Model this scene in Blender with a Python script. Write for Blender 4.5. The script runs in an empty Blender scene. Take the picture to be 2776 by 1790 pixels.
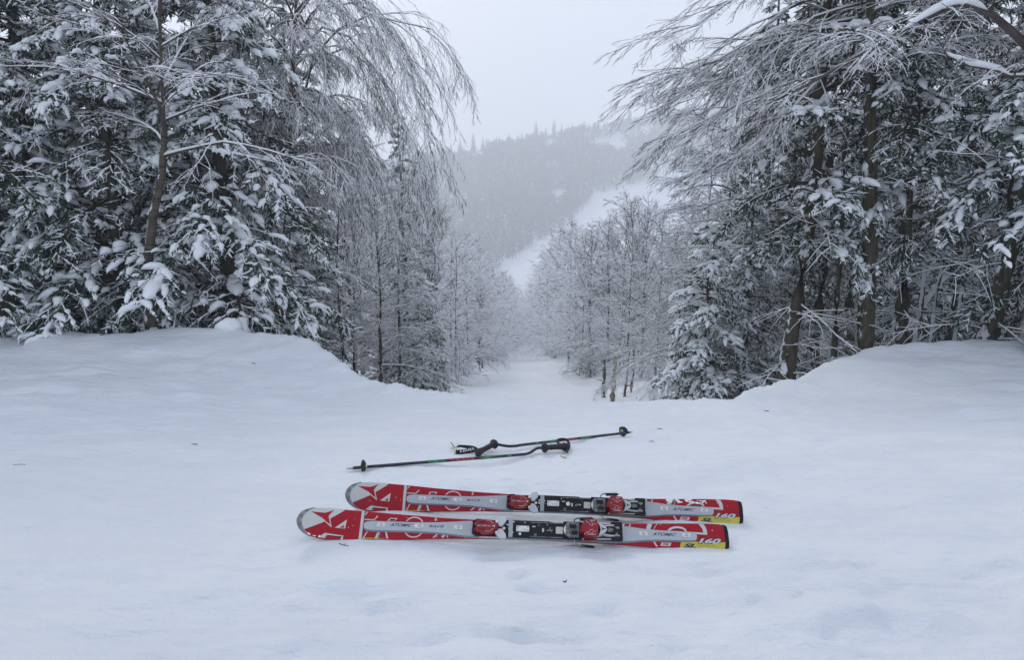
import bpy, bmesh, math, random
import numpy as np
from mathutils import Vector, Matrix, geometry
R = math.radians
rs = np.random.RandomState(7)
random.seed(7)
sc = bpy.context.scene
COL = sc.collection

# ------------------------------------------------------------------ camera
F = 2776 * 25.0 / 36.0            # focal length in photo pixels
PITCH = R(10.0)
EYE = 1.6
cam = bpy.data.cameras.new('camera')
cam.lens = 25.0; cam.sensor_width = 36.0; cam.clip_start = 0.05; cam.clip_end = 5000
camo = bpy.data.objects.new('camera', cam); COL.objects.link(camo)
camo.location = (0, 0, EYE); camo.rotation_euler = (R(90) - PITCH, 0, 0)
sc.camera = camo

# ------------------------------------------------------------------ world, sun, exposure
world = bpy.data.worlds.new("World"); sc.world = world; world.use_nodes = True
wn = world.node_tree; wn.nodes.clear()
def wnode(t, **k):
    n = wn.nodes.new(t)
    for a, b in k.items(): setattr(n, a, b)
    return n
SUN_EL, SUN_ROT = R(34), R(-18)
sky = wnode('ShaderNodeTexSky', sky_type='NISHITA', sun_disc=False)
sky.sun_elevation = SUN_EL; sky.sun_rotation = SUN_ROT
sky.air_density = 1.0; sky.dust_density = 3.0; sky.ozone_density = 1.0
mixn = wnode('ShaderNodeMix', data_type='RGBA')            # the cloud deck evens the blue sky out
mixn.inputs[0].default_value = 0.86
mixn.inputs[7].default_value = (6.5, 7.2, 8.5, 1)
bg = wnode('ShaderNodeBackground'); bg.inputs[1].default_value = 0.10
wo = wnode('ShaderNodeOutputWorld')
wn.links.new(sky.outputs[0], mixn.inputs[6]); wn.links.new(mixn.outputs[2], bg.inputs[0]); wn.links.new(bg.outputs[0], wo.inputs[0])
sd = bpy.data.lights.new('sun', 'SUN'); sd.energy = 1.05; sd.angle = R(15); sd.color = (1, .95, .87)
so = bpy.data.objects.new('sun', sd); COL.objects.link(so)
dvec = Vector((math.sin(SUN_ROT) * math.cos(SUN_EL), math.cos(SUN_ROT) * math.cos(SUN_EL), math.sin(SUN_EL)))
so.rotation_euler = dvec.to_track_quat('Z', 'Y').to_euler()
so.location = (0, 0, 60)
sc.view_settings.view_transform = 'Standard'; sc.view_settings.look = 'None'
sc.view_settings.exposure = 0.2; sc.view_settings.gamma = 1; sc.view_settings.use_curve_mapping = False
cy = sc.cycles
cy.max_bounces = 6; cy.diffuse_bounces = 3; cy.glossy_bounces = 2; cy.transmission_bounces = 2
cy.volume_bounces = 3; cy.transparent_max_bounces = 4
cy.use_denoising = True; cy.use_adaptive_sampling = True; cy.adaptive_threshold = 0.02
cy.caustics_reflective = False; cy.caustics_refractive = False

# ------------------------------------------------------------------ helpers
def P(px, py, d):
    xr = (px - 1388) / F * d; yd = (py - 895) / F * d
    c, s = math.cos(PITCH), math.sin(PITCH)
    return Vector((xr, d * c - yd * s, EYE - (d * s + yd * c)))
def proj(x, y, z):
    c, s = math.cos(PITCH), math.sin(PITCH)
    zz = EYE - z; d = y * c + zz * s; yd = zz * c - y * s
    return 1388 + x / d * F, 895 + yd / d * F, d

def tag(o, label=None, cat=None, group=None, kind=None):
    if label: o['label'] = label
    if cat: o['category'] = cat
    if group: o['group'] = group
    if kind: o['kind'] = kind
    return o
def link(name, data, parent=None):
    o = bpy.data.objects.new(name, data); COL.objects.link(o)
    if parent is not None: o.parent = parent
    return o
def empty(name, loc=(0, 0, 0), rz=0.0, s=1.0):
    o = bpy.data.objects.new(name, None); COL.objects.link(o)
    o.empty_display_size = .1; o.location = loc; o.rotation_euler = (0, 0, rz); o.scale = (s, s, s)
    return o

def mat(name, col, rough=.6, metal=0.0, spec=.5, noise=None, bump=None, coat=0):
    """noise=(scale, other colour, detail, contrast), bump=(scale, strength, distance)"""
    m = bpy.data.materials.new(name); m.use_nodes = True
    nt = m.node_tree; b = nt.nodes['Principled BSDF']
    b.inputs['Base Color'].default_value = (*col, 1); b.inputs['Roughness'].default_value = rough
    b.inputs['Metallic'].default_value = metal; b.inputs['Specular IOR Level'].default_value = spec
    b.inputs['Coat Weight'].default_value = coat
    if noise or bump:
        tc = nt.nodes.new('ShaderNodeTexCoord')
    if noise:
        sc_, c2, det, con = noise
        n = nt.nodes.new('ShaderNodeTexNoise'); n.inputs['Scale'].default_value = sc_; n.inputs['Detail'].default_value = det
        nt.links.new(tc.outputs['Object'], n.inputs['Vector'])
        r = nt.nodes.new('ShaderNodeMapRange'); r.inputs[1].default_value = .5 - con; r.inputs[2].default_value = .5 + con
        mx = nt.nodes.new('ShaderNodeMix'); mx.data_type = 'RGBA'
        mx.inputs[6].default_value = (*col, 1); mx.inputs[7].default_value = (*c2, 1)
        nt.links.new(n.outputs[0], r.inputs[0]); nt.links.new(r.outputs[0], mx.inputs[0]); nt.links.new(mx.outputs[2], b.inputs['Base Color'])
    if bump:
        n = nt.nodes.new('ShaderNodeTexNoise'); n.inputs['Scale'].default_value = bump[0]; n.inputs['Detail'].default_value = 5
        nt.links.new(tc.outputs['Object'], n.inputs['Vector'])
        bp = nt.nodes.new('ShaderNodeBump'); bp.inputs['Strength'].default_value = bump[1]; bp.inputs['Distance'].default_value = bump[2]
        nt.links.new(n.outputs[0], bp.inputs['Height']); nt.links.new(bp.outputs[0], b.inputs['Normal'])
    return m

def bark_mat(name, c1, c2, snow_amount, birch=False):
    """bark with fissures (or birch lines) and wind-plastered snow that sticks to one side in patches"""
    m = mat(name, c1, rough=.9, spec=.2)
    nt = m.node_tree; b = nt.nodes['Principled BSDF']; L = nt.links.new; N = nt.nodes.new
    tc = N('ShaderNodeTexCoord')
    mp = N('ShaderNodeMapping'); mp.inputs['Scale'].default_value = (3, 3, 26) if birch else (16, 16, 3)
    n = N('ShaderNodeTexNoise'); n.inputs['Scale'].default_value = 1.0; n.inputs['Detail'].default_value = 6; n.inputs['Roughness'].default_value = .65
    L(tc.outputs['Object'], mp.inputs[0]); L(mp.outputs[0], n.inputs['Vector'])
    r = N('ShaderNodeMapRange'); r.inputs[1].default_value = .38; r.inputs[2].default_value = .62
    mx = N('ShaderNodeMix'); mx.data_type = 'RGBA'; mx.inputs[6].default_value = (*c1, 1); mx.inputs[7].default_value = (*c2, 1)
    L(n.outputs[0], r.inputs[0]); L(r.outputs[0], mx.inputs[0])
    # snow plaster
    g = N('ShaderNodeNewGeometry'); d = N('ShaderNodeVectorMath'); d.operation = 'DOT_PRODUCT'
    d.inputs[1].default_value = Vector((-.75, -.1, .55)).normalized()
    L(g.outputs['Normal'], d.inputs[0])
    n2 = N('ShaderNodeTexNoise'); n2.inputs['Scale'].default_value = 7.5; n2.inputs['Detail'].default_value = 7; n2.inputs['Roughness'].default_value = .6
    L(g.outputs['Position'], n2.inputs['Vector'])
    a = N('ShaderNodeMath'); a.operation = 'MULTIPLY_ADD'; a.inputs[1].default_value = .34
    L(d.outputs['Value'], a.inputs[0]); L(n2.outputs[0], a.inputs[2])
    r2 = N('ShaderNodeMapRange'); r2.inputs[1].default_value = .80 - snow_amount; r2.inputs[2].default_value = .84 - snow_amount
    L(a.outputs[0], r2.inputs[0])
    m2 = N('ShaderNodeMix'); m2.data_type = 'RGBA'; m2.inputs[7].default_value = (.80, .83, .87, 1)
    L(r2.outputs[0], m2.inputs[0]); L(mx.outputs[2], m2.inputs[6]); L(m2.outputs[2], b.inputs['Base Color'])
    ad = N('ShaderNodeMath'); ad.operation = 'MULTIPLY_ADD'; ad.inputs[1].default_value = 1.0; L(r2.outputs[0], ad.inputs[0]); L(n.outputs[0], ad.inputs[2])
    bp = N('ShaderNodeBump'); bp.inputs['Strength'].default_value = .8; bp.inputs['Distance'].default_value = .012
    L(ad.outputs[0], bp.inputs['Height']); L(bp.outputs[0], b.inputs['Normal'])
    return m

M = {}
M['snow'] = mat('snow_on_branches', (.90, .915, .94), .75, spec=.25, bump=(38, .35, .01))
M['rime'] = mat('rime', (.86, .86, .885), .8, spec=.2)
M['needle'] = mat('needles', (.024, .044, .028), .7, spec=.25, noise=(3.0, (.050, .085, .055), 3, .2))
M['needle_frost'] = mat('frosted_needles', (.30, .34, .34), .8, spec=.2)
M['twig'] = mat('twig_bark', (.075, .058, .056), .85, spec=.2, noise=(5, (.115, .090, .084), 2, .2))
M['dead'] = mat('dead_twigs', (.055, .046, .042), .9, spec=.2)
M['spruce_bark'] = bark_mat('spruce_bark', (.050, .044, .038), (.125, .112, .09), .05)
M['birch_bark'] = bark_mat('birch_bark', (.14, .115, .09), (.055, .042, .034), .08, birch=True)
M['mossy_bark'] = bark_mat('mossy_bark', (.040, .038, .027), (.115, .10, .07), .02)
M['snag_wood'] = bark_mat('snag_wood', (.50, .42, .32), (.34, .27, .20), .10)
M['plastered'] = bark_mat('snow_plastered_bark', (.06, .05, .045), (.11, .1, .09), .32)
M['orange_bark'] = bark_mat('peeling_bark', (.24, .125, .06), (.06, .048, .04), .14, birch=True)

# numpy noise -----------------------------------------------------------------
_prm = np.random.RandomState(3).permutation(1024)
def _h(ix, iy, s):
    return _prm[(_prm[(ix + s * 57) & 1023] + iy) & 1023] / 1023.0
def vnoise(x, y, s=0):
    ix = np.floor(x).astype(int); iy = np.floor(y).astype(int); fx = x - ix; fy = y - iy
    fx = fx * fx * fx * (fx * (6 * fx - 15) + 10); fy = fy * fy * fy * (fy * (6 * fy - 15) + 10)
    a = _h(ix, iy, s); b = _h(ix + 1, iy, s); c = _h(ix, iy + 1, s); d = _h(ix + 1, iy + 1, s)
    return (a * (1 - fx) + b * fx) * (1 - fy) + (c * (1 - fx) + d * fx) * fy - .5
def fbm(x, y, s=0, o=4, g=.5):
    t = 0; a = 1
    for k in range(o):
        t = t + a * vnoise(x * 2 ** k + 17.3 * k, y * 2 ** k - 9.1 * k, s + k); a *= g
    return t
def sstep(a, b, x):
    t = np.clip((x - a) / (b - a), 0, 1); return t * t * (3 - 2 * t)

# ------------------------------------------------------------------ ground shape
PY = np.array([-60, -20, -6, 0, 1.5, 2.46, 2.75, 3.68, 5, 6.4, 8, 12, 18, 26, 35, 50, 80, 120, 180, 270, 350, 430, 3000.])
PZ = np.array([1.2, .9, .62, .50, .44, .365, .34, .215, .03, -.17, -.70, -1.92, -3.55, -5.60, -7.6, -10.4, -16.1, -23.3, -33.8, -58, -70, -74, -74.])
_yy = np.linspace(-60, 3000, 30601)
def _smooth(y, z):
    o = np.interp(y, PY, PZ); acc = o * 0; ws = 0
    for k in range(-6, 7):
        w = math.exp(-(k / 3.5) ** 2); acc += w * np.interp(y + k * np.clip(.035 * np.abs(y) + .03, .03, 6), PY, PZ); ws += w
    return acc / ws
LIP = [(0, 925, 9.6), (100, 908, 9.8), (170, 897, 9.8), (330, 911, 9.6), (450, 896, 9.7), (560, 892, 9.7), (650, 888, 9.7), (760, 903, 9.5), (840, 925, 9.2), (900, 960, 8.8), (950, 1006, 8.2),
       (1010, 1030, 7.8), (1100, 1045, 7.2), (1190, 1060, 6.9), (1388, 1086, 6.5), (1700, 1090, 6.5), (1985, 1086, 6.6), (2040, 1052, 7.3), (2100, 1040, 7.7), (2180, 1022, 8.0), (2240, 987, 8.5),
       (2330, 952, 9.0), (2420, 932, 9.3), (2600, 925, 9.5), (2776, 918, 9.6)]
_lp = [P(*q) for q in LIP]
LX_OLD = np.array([-60, -12, -6.5, -5.4, -4.6, -3.2, -2.5, -2.05, -1.5, -.72, 0, 1.9, 2.25, 2.7, 3.3, 4.0, 5, 6.8, 12, 60.])
LYv = np.array([10.5, 10.3, 9.2, 9.5, 9.4, 9.3, 8.8, 8.2, 7.6, 6.9, 6.4, 6.5, 6.9, 7.4, 7.8, 8.5, 9.3, 9.4, 10, 10])
LZv = np.array([.3, -.02, -.10, -.02, -.03, -.02, -.05, -.20, -.30, -.21, -.17, -.16, -.20, -.26, -.27, -.25, -.20, -.15, 0, .3])
LX = np.array([-60, -12] + [p.x for p in _lp] + [12, 60.])
LYv = np.array([11, 10.3] + [p.y for p in _lp] + [10.3, 11.])
LZv = np.array([.2, -.05] + [p.z + .03 for p in _lp] + [-.02, .2])
SKIS = []      # lower edges, so the snow meets them
def G(x, y, detail=True):
    x = np.asarray(x, float); y = np.asarray(y, float)
    yl = np.interp(x, LX, LYv); zl = np.interp(x, LX, LZv)
    k = sstep(13, 24, y)
    yl = yl * (1 - k) + 6.4 * k; zl = zl * (1 - k) - .17 * k
    pl = _smooth(y, None)
    t = sstep(4.6, 1, 0) * 0
    t = np.clip((y - 4.4) / (yl - 4.4), 0, 1); t = t ** 1.35 * (1 - .0 * t)
    side = sstep(.5, 3.0, np.abs(x - .6))
    A = pl * (1 - t) + zl * t
    A = np.where(y > yl, zl, A)
    A = np.where(yl < 6.6, np.where(y > yl, zl, pl * (1 - t) + zl * t), A)
    B = zl + .17 + _smooth(6.4 + (y - yl), None)
    B = np.where(y < yl, zl + .24 * (yl - y), B)
    B = B - .55 * sstep(0, 1.1, y - yl) * (1 - k) * np.clip((np.abs(x - .6) - 1.0) / .8, 0, 1)
    q = .03
    z = -q * np.logaddexp(-A / q, -B / q)
    # sides of the run
    xc = .05 + .0195 * y
    off = np.abs(x - xc)
    far = sstep(11, 18, y)
    z = z + far * (.55 * sstep(3.1, 5.2, off) + .04 * np.clip(off - 5, 0, 60))
    if detail:
        fade = np.clip(y / 30, 0, 1)
        z = z + far * .22 * fbm(x * .25, y * .12, 5, 3) * np.clip(y / 30, .5, 4)
        nb = sstep(3.0, 6.5, y) * (1 - far * .5)
        z = z + nb * .04 * fbm(x * .7, y * .7, 11, 4) * (.3 + .5 * side) * np.where(y > yl - .5, .5, 1)
        z = z + nb * side * .045 * fbm(x * 2.6, y * 3.6, 21, 4)
        z = z + .034 * fbm(x * .9, y * 1.4, 31, 3) + .022 * fbm(x * 2.6 + y * .4, y * 4.2, 33, 4)
        z = z + .011 * fbm(x * 1.6, y * 9, 41, 3)
        z = z + .035 * np.clip(fbm(x * 4, y * 5.5, 51, 3) - .10, 0, 1) + .006 * fbm(x * 14, y * 16, 61, 3)
        scuff = sstep(.05, .3, fbm(x * 1.1, y * 1.3, 65, 3)) 
        z = z + scuff * .030 * (np.abs(fbm(x * 6, y * 7.5, 67, 3)) - .1)
        near = 1 - sstep(2.1, 2.4, y)
        z = z + near * .034 * fbm(x * 3.2, y * 5.5, 71, 3)
        rt = sstep(1.8, 3.5, x) * sstep(3.2, 4.2, y)       # wind ridges climbing the right bank
        z = z + rt * .03 * fbm((x - y * .2) * .8, (y + x * .35) * 3.2, 81, 3)
        lf = sstep(2.0, 3.0, -x) * sstep(5.6, 7, y)
        z = z + lf * .05 * fbm(x * 1.4, y * 1.1, 83, 3)
        for (cx, cy, sx, sy, dp) in DIMPLES:
            k_ = (np.abs(x - cx) < 4 * sx) & (np.abs(y - cy) < 5 * sy)
            if not k_.any(): continue
            xx, yy2 = x[k_], y[k_]
            z[k_] += -dp * np.exp(-((xx - cx) / sx) ** 2 - ((yy2 - cy) / sy) ** 2) + dp * .35 * np.exp(-((xx - cx) / sx / 1.25) ** 2 - ((yy2 - cy - sy * 1.6) / sy / .8) ** 2)
        for a, yy, amp in ((1.1, .0, .007), (1.75, .3, .006)):  # two shallow curved tracks
            xl = a * 1.55 + .35 * (y - 4.2) ** 2 * -.25
            z = z - 1.6 * amp * np.exp(-((x - xl) / .05) ** 2) * sstep(3.4, 3.8, y) * (1 - sstep(4.8, 5.3, y))
        for (e0, e1) in SKIS:
            f = (x - e0[0]) / (e1[0] - e0[0]); fc = np.clip(f, 0, 1)
            ye = e0[1] + fc * (e1[1] - e0[1]); ze = e0[2] + fc * (e1[2] - e0[2])
            w = np.exp(-((y - ye) / .10) ** 2) * np.exp(-(np.maximum(np.abs(f - .5) - .5, 0) / .06) ** 2)
            base = _smooth(y, None)
            tgt = ze + .001 + .006 * sstep(.78, .92, f) + .012 * fbm(x * 6, y * 6, 91, 4) - .012 * np.exp(-((f - .45) / .2) ** 2)
            z = z * (1 - w) + tgt * w
            wf = np.exp(-((y - ye + .10) / .05) ** 2) * np.exp(-((f - .47) / .2) ** 2)
            z = z - .012 * wf
    return z
DIMPLES = []
def hillz(x, y):
    ridge = 70 + .16 * x + 3.5 * fbm(x * .012, y * 0, 15, 3)
    t = np.clip((y - 430) / 420, 0, 1)
    z = -74 + (ridge + 74) * (t * .9 + .1 * t * t)
    z = z + 10 * fbm(x * .011, y * .011, 25, 3) * sstep(430, 520, y)
    z = np.where(y > 850, ridge - (y - 850) * .25, z)
    return z
def ground_z(x, y): return float(G(np.array([x]), np.array([y]))[0])
def on_ground(px, py):
    d0 = P(px, py, 1.0) - Vector((0, 0, EYE))
    a = np.concatenate([np.arange(.8, 12, .02), np.arange(12, 60, .5)])
    for _ in range(2):
        below = EYE + d0.z * a < G(d0.x * a, d0.y * a); k = max(int(np.argmax(below)), 1)
        a = np.linspace(a[k - 1], a[k], 40)
    return Vector((0, 0, EYE)) + d0 * float(a[-1] if not below.any() else a[20])

# ------------------------------------------------------------------ ski placement (needed by the snow)
SKI_E = [((816, 1420), (1972, 1459), 2.67, R(40)), ((945, 1346), (2009, 1391), 2.895, R(33))]
def ski_frame(i):
    a, b, d, el = SKI_E[i]
    p0, p1 = P(*a, d), P(*b, d)
    X = (p1 - p0).normalized(); N = Vector((0, -math.cos(el), math.sin(el)))
    N = (N - X * N.dot(X)).normalized(); Y = N.cross(X)
    return p0, X, Y, N
for i in range(2):
    p0, X, Y, N = ski_frame(i)
    e0 = p0 + X * .06 - Y * .053; e1 = p0 + X * 1.58 - Y * .050
    SKIS.append((e0, e1))
DIMPLES.clear()
for px, py, sx, sy, dp in ((1405, 1562, .05, .03, .016), (1372, 1730, .10, .02, .014), (1520, 1738, .10, .022, .016), (1455, 1600, .04, .025, .008),
                           (1650, 1660, .03, .04, .010), (1640, 1575, .05, .02, .006), (1585, 1690, .06, .02, .006), (2240, 1200, .10, .05, .02), (2480, 1030, .12, .06, .03),
                           (2600, 1120, .2, .08, .03), (2050, 1250, .06, .03, .008), (1120, 1730, .08, .03, .01), (1020, 1640, .06, .03, .006)):
    p = P(px, py, 1.0) - Vector((0, 0, EYE)); zz = float(_smooth(np.array([3.0]), None)[0]); 
    a = 1.0
    for _ in range(30):
        q_ = Vector((0, 0, EYE)) + p * a; gz = float(_smooth(np.array([q_.y]), None)[0]); a = (EYE - gz) / (-p.z)
    q_ = Vector((0, 0, EYE)) + p * a
    DIMPLES.append((q_.x, q_.y, sx, sy, dp * 1.9))
_dr = np.random.RandomState(12)
for _ in range(90):
    DIMPLES.append((_dr.normal(.25, .55), _dr.uniform(1.45, 2.25), _dr.uniform(.012, .06), _dr.uniform(.008, .028), _dr.uniform(.006, .017)))
for _ in range(40):
    DIMPLES.append((_dr.uniform(2.2, 5.5), _dr.uniform(3.6, 8.0), _dr.uniform(.04, .18), _dr.uniform(.03, .08), _dr.uniform(.015, .045)))
for _ in range(24):
    DIMPLES.append((_dr.uniform(-5.5, -1.8), _dr.uniform(6.0, 8.6), _dr.uniform(.06, .25), _dr.uniform(.04, .12), _dr.uniform(.02, .06)))

# ------------------------------------------------------------------ mesh writing
def mk_mesh(name, V, Q, mi=None, mats=(), smooth=True, T=None):
    me = bpy.data.meshes.new(name)
    V = np.ascontiguousarray(V, np.float32); Q = np.asarray(Q, np.int32).reshape(-1, 4)
    nT = 0 if T is None else len(T)
    me.vertices.add(len(V)); me.vertices.foreach_set('co', V.ravel())
    nl = len(Q) * 4 + nT * 3
    li = Q.ravel() if nT == 0 else np.concatenate([Q.ravel(), np.asarray(T, np.int32).ravel()])
    me.loops.add(nl); me.loops.foreach_set('vertex_index', li)
    st = np.arange(len(Q)) * 4
    tot = np.full(len(Q), 4)
    if nT: st = np.concatenate([st, len(Q) * 4 + np.arange(nT) * 3]); tot = np.concatenate([tot, np.full(nT, 3)])
    me.polygons.add(len(st)); me.polygons.foreach_set('loop_start', st.astype(np.int32))
    try: me.polygons.foreach_set('loop_total', tot.astype(np.int32))
    except Exception: pass
    if mi is not None: me.polygons.foreach_set('material_index', np.asarray(mi, np.int32))
    me.polygons.foreach_set('use_smooth', np.full(len(st), smooth))
    for m in mats: me.materials.append(m)
    me.update(calc_edges=True)
    return me

# ------------------------------------------------------------------ the snow-covered ground as one sheet
def spacing(lo, hi, f):
    out = [lo]
    while out[-1] < hi: out.append(out[-1] + f(out[-1]))
    return np.array(out)
xs = spacing(0, 900, lambda a: .023 if a < 1.2 else (.032 if a < 3 else .032 + (a - 3) * .045))
xs = np.concatenate([-xs[:0:-1], xs])
ys1 = spacing(1.2, 432, lambda a: .020 if a < 3.2 else (.020 + (a - 3.2) * .011 if a < 10 else .095 + (a - 10) * .035))
ys0 = 1.2 - spacing(0.03, 45, lambda a: .03 + a * .12)[::-1]
ys = np.concatenate([ys0, ys1[ys1 > ys0[-1] + .005]])
def sheet(name, xs, ys, zf, m):
    X, Yg = np.meshgrid(xs, ys); Z = zf(X, Yg)
    nx, ny = len(xs), len(ys)
    V = np.stack([X, Yg, Z], -1).reshape(-1, 3)
    i = np.arange(ny - 1)[:, None] * nx + np.arange(nx - 1)[None]
    Q = np.stack([i, i + 1, i + nx + 1, i + nx], -1).reshape(-1, 4)
    return mk_mesh(name, V, Q, None, [m])
def snow_ground_mat():
    m = mat('snow_field', (.80, .83, .87), .65, spec=.3)
    nt = m.node_tree; b = nt.nodes['Principled BSDF']; L = nt.links.new; N = nt.nodes.new
    g = N('ShaderNodeNewGeometry')
    n = N('ShaderNodeTexNoise'); n.inputs['Scale'].default_value = 1.3; n.inputs['Detail'].default_value = 8; n.inputs['Roughness'].default_value = .62
    mp = N('ShaderNodeMapping'); mp.inputs['Scale'].default_value = (1, 2.2, 1)
    L(g.outputs['Position'], mp.inputs[0]); L(mp.outputs[0], n.inputs['Vector'])
    mx = N('ShaderNodeMix'); mx.data_type = 'RGBA'; mx.inputs[6].default_value = (.75, .785, .84, 1); mx.inputs[7].default_value = (.81, .84, .88, 1)
    r = N('ShaderNodeMapRange'); r.inputs[1].default_value = .35; r.inputs[2].default_value = .65
    L(n.outputs[0], r.inputs[0]); L(r.outputs[0], mx.inputs[0]); L(mx.outputs[2], b.inputs['Base Color'])
    n2 = N('ShaderNodeTexNoise'); n2.inputs['Scale'].default_value = 60; n2.inputs['Detail'].default_value = 6; n2.inputs['Roughness'].default_value = .7
    L(g.outputs['Position'], n2.inputs['Vector'])
    n3 = N('ShaderNodeTexNoise'); n3.inputs['Scale'].default_value = 9; n3.inputs['Detail'].default_value = 5
    mp2 = N('ShaderNodeMapping'); mp2.inputs['Scale'].default_value = (.6, 1.6, 1)
    L(g.outputs['Position'], mp2.inputs[0]); L(mp2.outputs[0], n3.inputs['Vector'])
    b1 = N('ShaderNodeBump'); b1.inputs['Strength'].default_value = .7; b1.inputs['Distance'].default_value = .012
    b2 = N('ShaderNodeBump'); b2.inputs['Strength'].default_value = .8; b2.inputs['Distance'].default_value = .03
    L(n2.outputs[0], b1.inputs['Height']); L(n3.outputs[0], b2.inputs['Height']); L(b1.outputs[0], b2.inputs['Normal']); L(b2.outputs[0], b.inputs['Normal'])
    return m
M['ground'] = snow_ground_mat()
def full_z(X, Yg):
    z = G(X, Yg)
    return np.where(Yg > 431.5, hillz(X, 430 + 0 * Yg), z)
g_o = link('ground', sheet('ground', xs, ys, G, M['ground'])); tag(g_o, 'wind-textured snow of the ski run falling away between the trees', kind='structure')
hx = spacing(-900, 900, lambda a: 9); hy = spacing(ys[-1] - 1, 1150, lambda a: 8)
h_o = link('hillside', sheet('hillside', hx, hy, lambda X, Y_: np.where(Y_ < 433, G(X * .25, Y_, False) - .6, hillz(X, Y_)), M['ground']))
tag(h_o, 'hazy snow-covered hillside across the valley', kind='structure')

# ------------------------------------------------------------------ haze
hz = bmesh.new(); bmesh.ops.create_cube(hz, size=1)
hm = bpy.data.meshes.new('haze'); hz.to_mesh(hm); hz.free()
hzo = link('haze', hm); hzo.scale = (1840, 1240, 265); hzo.location = (0, 560, 52)
tag(hzo, 'thin snowy haze filling the valley', kind='stuff')
mh = bpy.data.materials.new('haze'); mh.use_nodes = True; nt = mh.node_tree; nt.nodes.clear()
pv = nt.nodes.new('ShaderNodeVolumePrincipled'); pv.inputs['Color'].default_value = (.955, .975, .998, 1); pv.inputs['Density'].default_value = .0015
pv.inputs['Anisotropy'].default_value = .2
ot = nt.nodes.new('ShaderNodeOutputMaterial'); nt.links.new(pv.outputs[0], ot.inputs['Volume']); hm.materials.append(mh)
mh.cycles.homogeneous_volume = True if hasattr(mh.cycles, 'homogeneous_volume') else None

# ------------------------------------------------------------------ branches, twigs and snow pads (numpy)
UP = np.array([0, 0, 1.0])
def nrm(v): return v / np.maximum(np.linalg.norm(v, axis=-1, keepdims=True), 1e-9)
def grow(p0, d, L, n, droop, jit, rnd, uplift=0.0):
    """M curves of n segments; droop pulls the direction down a little at every step"""
    p0 = np.asarray(p0, float); m = len(p0); d = nrm(np.asarray(d, float)); L = np.broadcast_to(L, (m,))
    droop = np.broadcast_to(droop, (m,))
    out = np.empty((m, n + 1, 3)); out[:, 0] = p0; p = p0.copy()
    for k in range(n):
        p = p + d * (L / n)[:, None]; out[:, k + 1] = p
        d = d + rnd.normal(0, jit, (m, 3)); d[:, 2] -= droop; d[:, 2] += uplift * k / n
        d = nrm(d)
    return out
def taper(m, n, r0, r1, pw=1.0):
    t = np.linspace(0, 1, n + 1) ** pw
    r0 = np.broadcast_to(r0, (m,)); r1 = np.broadcast_to(r1, (m,))
    return r0[:, None] * (1 - t) + r1[:, None] * t
def spawn(Pn, Rn, cnt, t0, t1, ang, rnd, flat=.35, alt=True, angj=.2):
    m, n1, _ = Pn.shape; n = n1 - 1
    base = (np.arange(cnt) + .5) / cnt
    t = t0 + (t1 - t0) * np.clip(base[None] + rnd.uniform(-.4, .4, (m, cnt)) / cnt, 0, 1)
    f = t * n; i = np.minimum(f.astype(int), n - 1); fr = (f - i)[..., None]
    ar = np.arange(m)[:, None]
    p = Pn[ar, i] * (1 - fr) + Pn[ar, i + 1] * fr
    tn = nrm(Pn[ar, i + 1] - Pn[ar, i])
    r = Rn[ar, i] * (1 - fr[..., 0]) + Rn[ar, i + 1] * fr[..., 0]
    sd = np.cross(tn, UP); sd = nrm(sd + 1e-4); u = np.cross(sd, tn)
    sg = np.where((np.arange(cnt)[None] + rnd.randint(0, 2, (m, 1))) % 2 == 0, 1.0, -1.0) if alt else rnd.choice([-1., 1.], (m, cnt))
    a = (ang + rnd.normal(0, angj, (m, cnt)))[..., None]
    lat = nrm(sd * sg[..., None] + u * rnd.normal(0, flat, (m, cnt))[..., None])
    d = tn * np.cos(a) + lat * np.sin(a)
    return p.reshape(-1, 3), d.reshape(-1, 3), t.reshape(-1), r.reshape(-1), np.repeat(np.arange(m), cnt)
DIA = [(1, 0), (0, 1), (-1, 0), (0, -1)]
class Acc:
    def __init__(s): s.V = []; s.Q = []; s.I = []; s.n = 0
    def tubes(s, Pn, Rn, sides=4, top=1.0, mi=(0,), flat=1.0, lift=0.0, miM=None):
        """sides==4: diamond section, crest raised by `top`; mi gives the material per side"""
        m, n1, _ = Pn.shape
        if m == 0: return
        tn = np.gradient(Pn, axis=1); tn = nrm(tn)
        sd = np.cross(tn, UP); bad = np.linalg.norm(sd, axis=-1) < .05
        sd[bad] = (1, 0, 0); sd = nrm(sd); u = nrm(np.cross(sd, tn))
        if sides == 4: cs = [(1, 0), (0, top), (-1, 0), (0, -1)]
        elif sides == 3: cs = [(1, -.3), (0, top), (-1, -.3)]
        else: cs = [(math.cos(2 * math.pi * k / sides), math.sin(2 * math.pi * k / sides) * flat) for k in range(sides)]
        rings = np.stack([Pn + (sd * c[0] + u * c[1]) * Rn[..., None] for c in cs], 2)
        if lift: rings[..., 2] += (Rn * lift)[..., None]
        k = len(cs)
        V = rings.reshape(-1, 3)
        base = s.n + (np.arange(m)[:, None, None] * n1 + np.arange(n1 - 1)[None, :, None]) * k
        j = np.arange(k)[None, None]; j2 = (j + 1) % k
        Q = np.stack([base + j, base + k + j, base + k + j2, base + j2], -1)
        mi = list(mi) * (k // len(mi) + 1)
        if miM is None:
            I = np.broadcast_to(np.array(mi[:k])[None, None], Q.shape[:3])
        else:
            I = np.where(miM[:, None, None], np.array(mi[:k])[None, None], 0) + np.zeros(Q.shape[:3], int)
        s.V.append(V); s.Q.append(Q.reshape(-1, 4)); s.I.append(I.reshape(-1)); s.n += len(V)
    def build(s, name, mats, smooth=True):
        return mk_mesh(name, np.concatenate(s.V), np.concatenate(s.Q), np.concatenate(s.I), mats, smooth)
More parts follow.
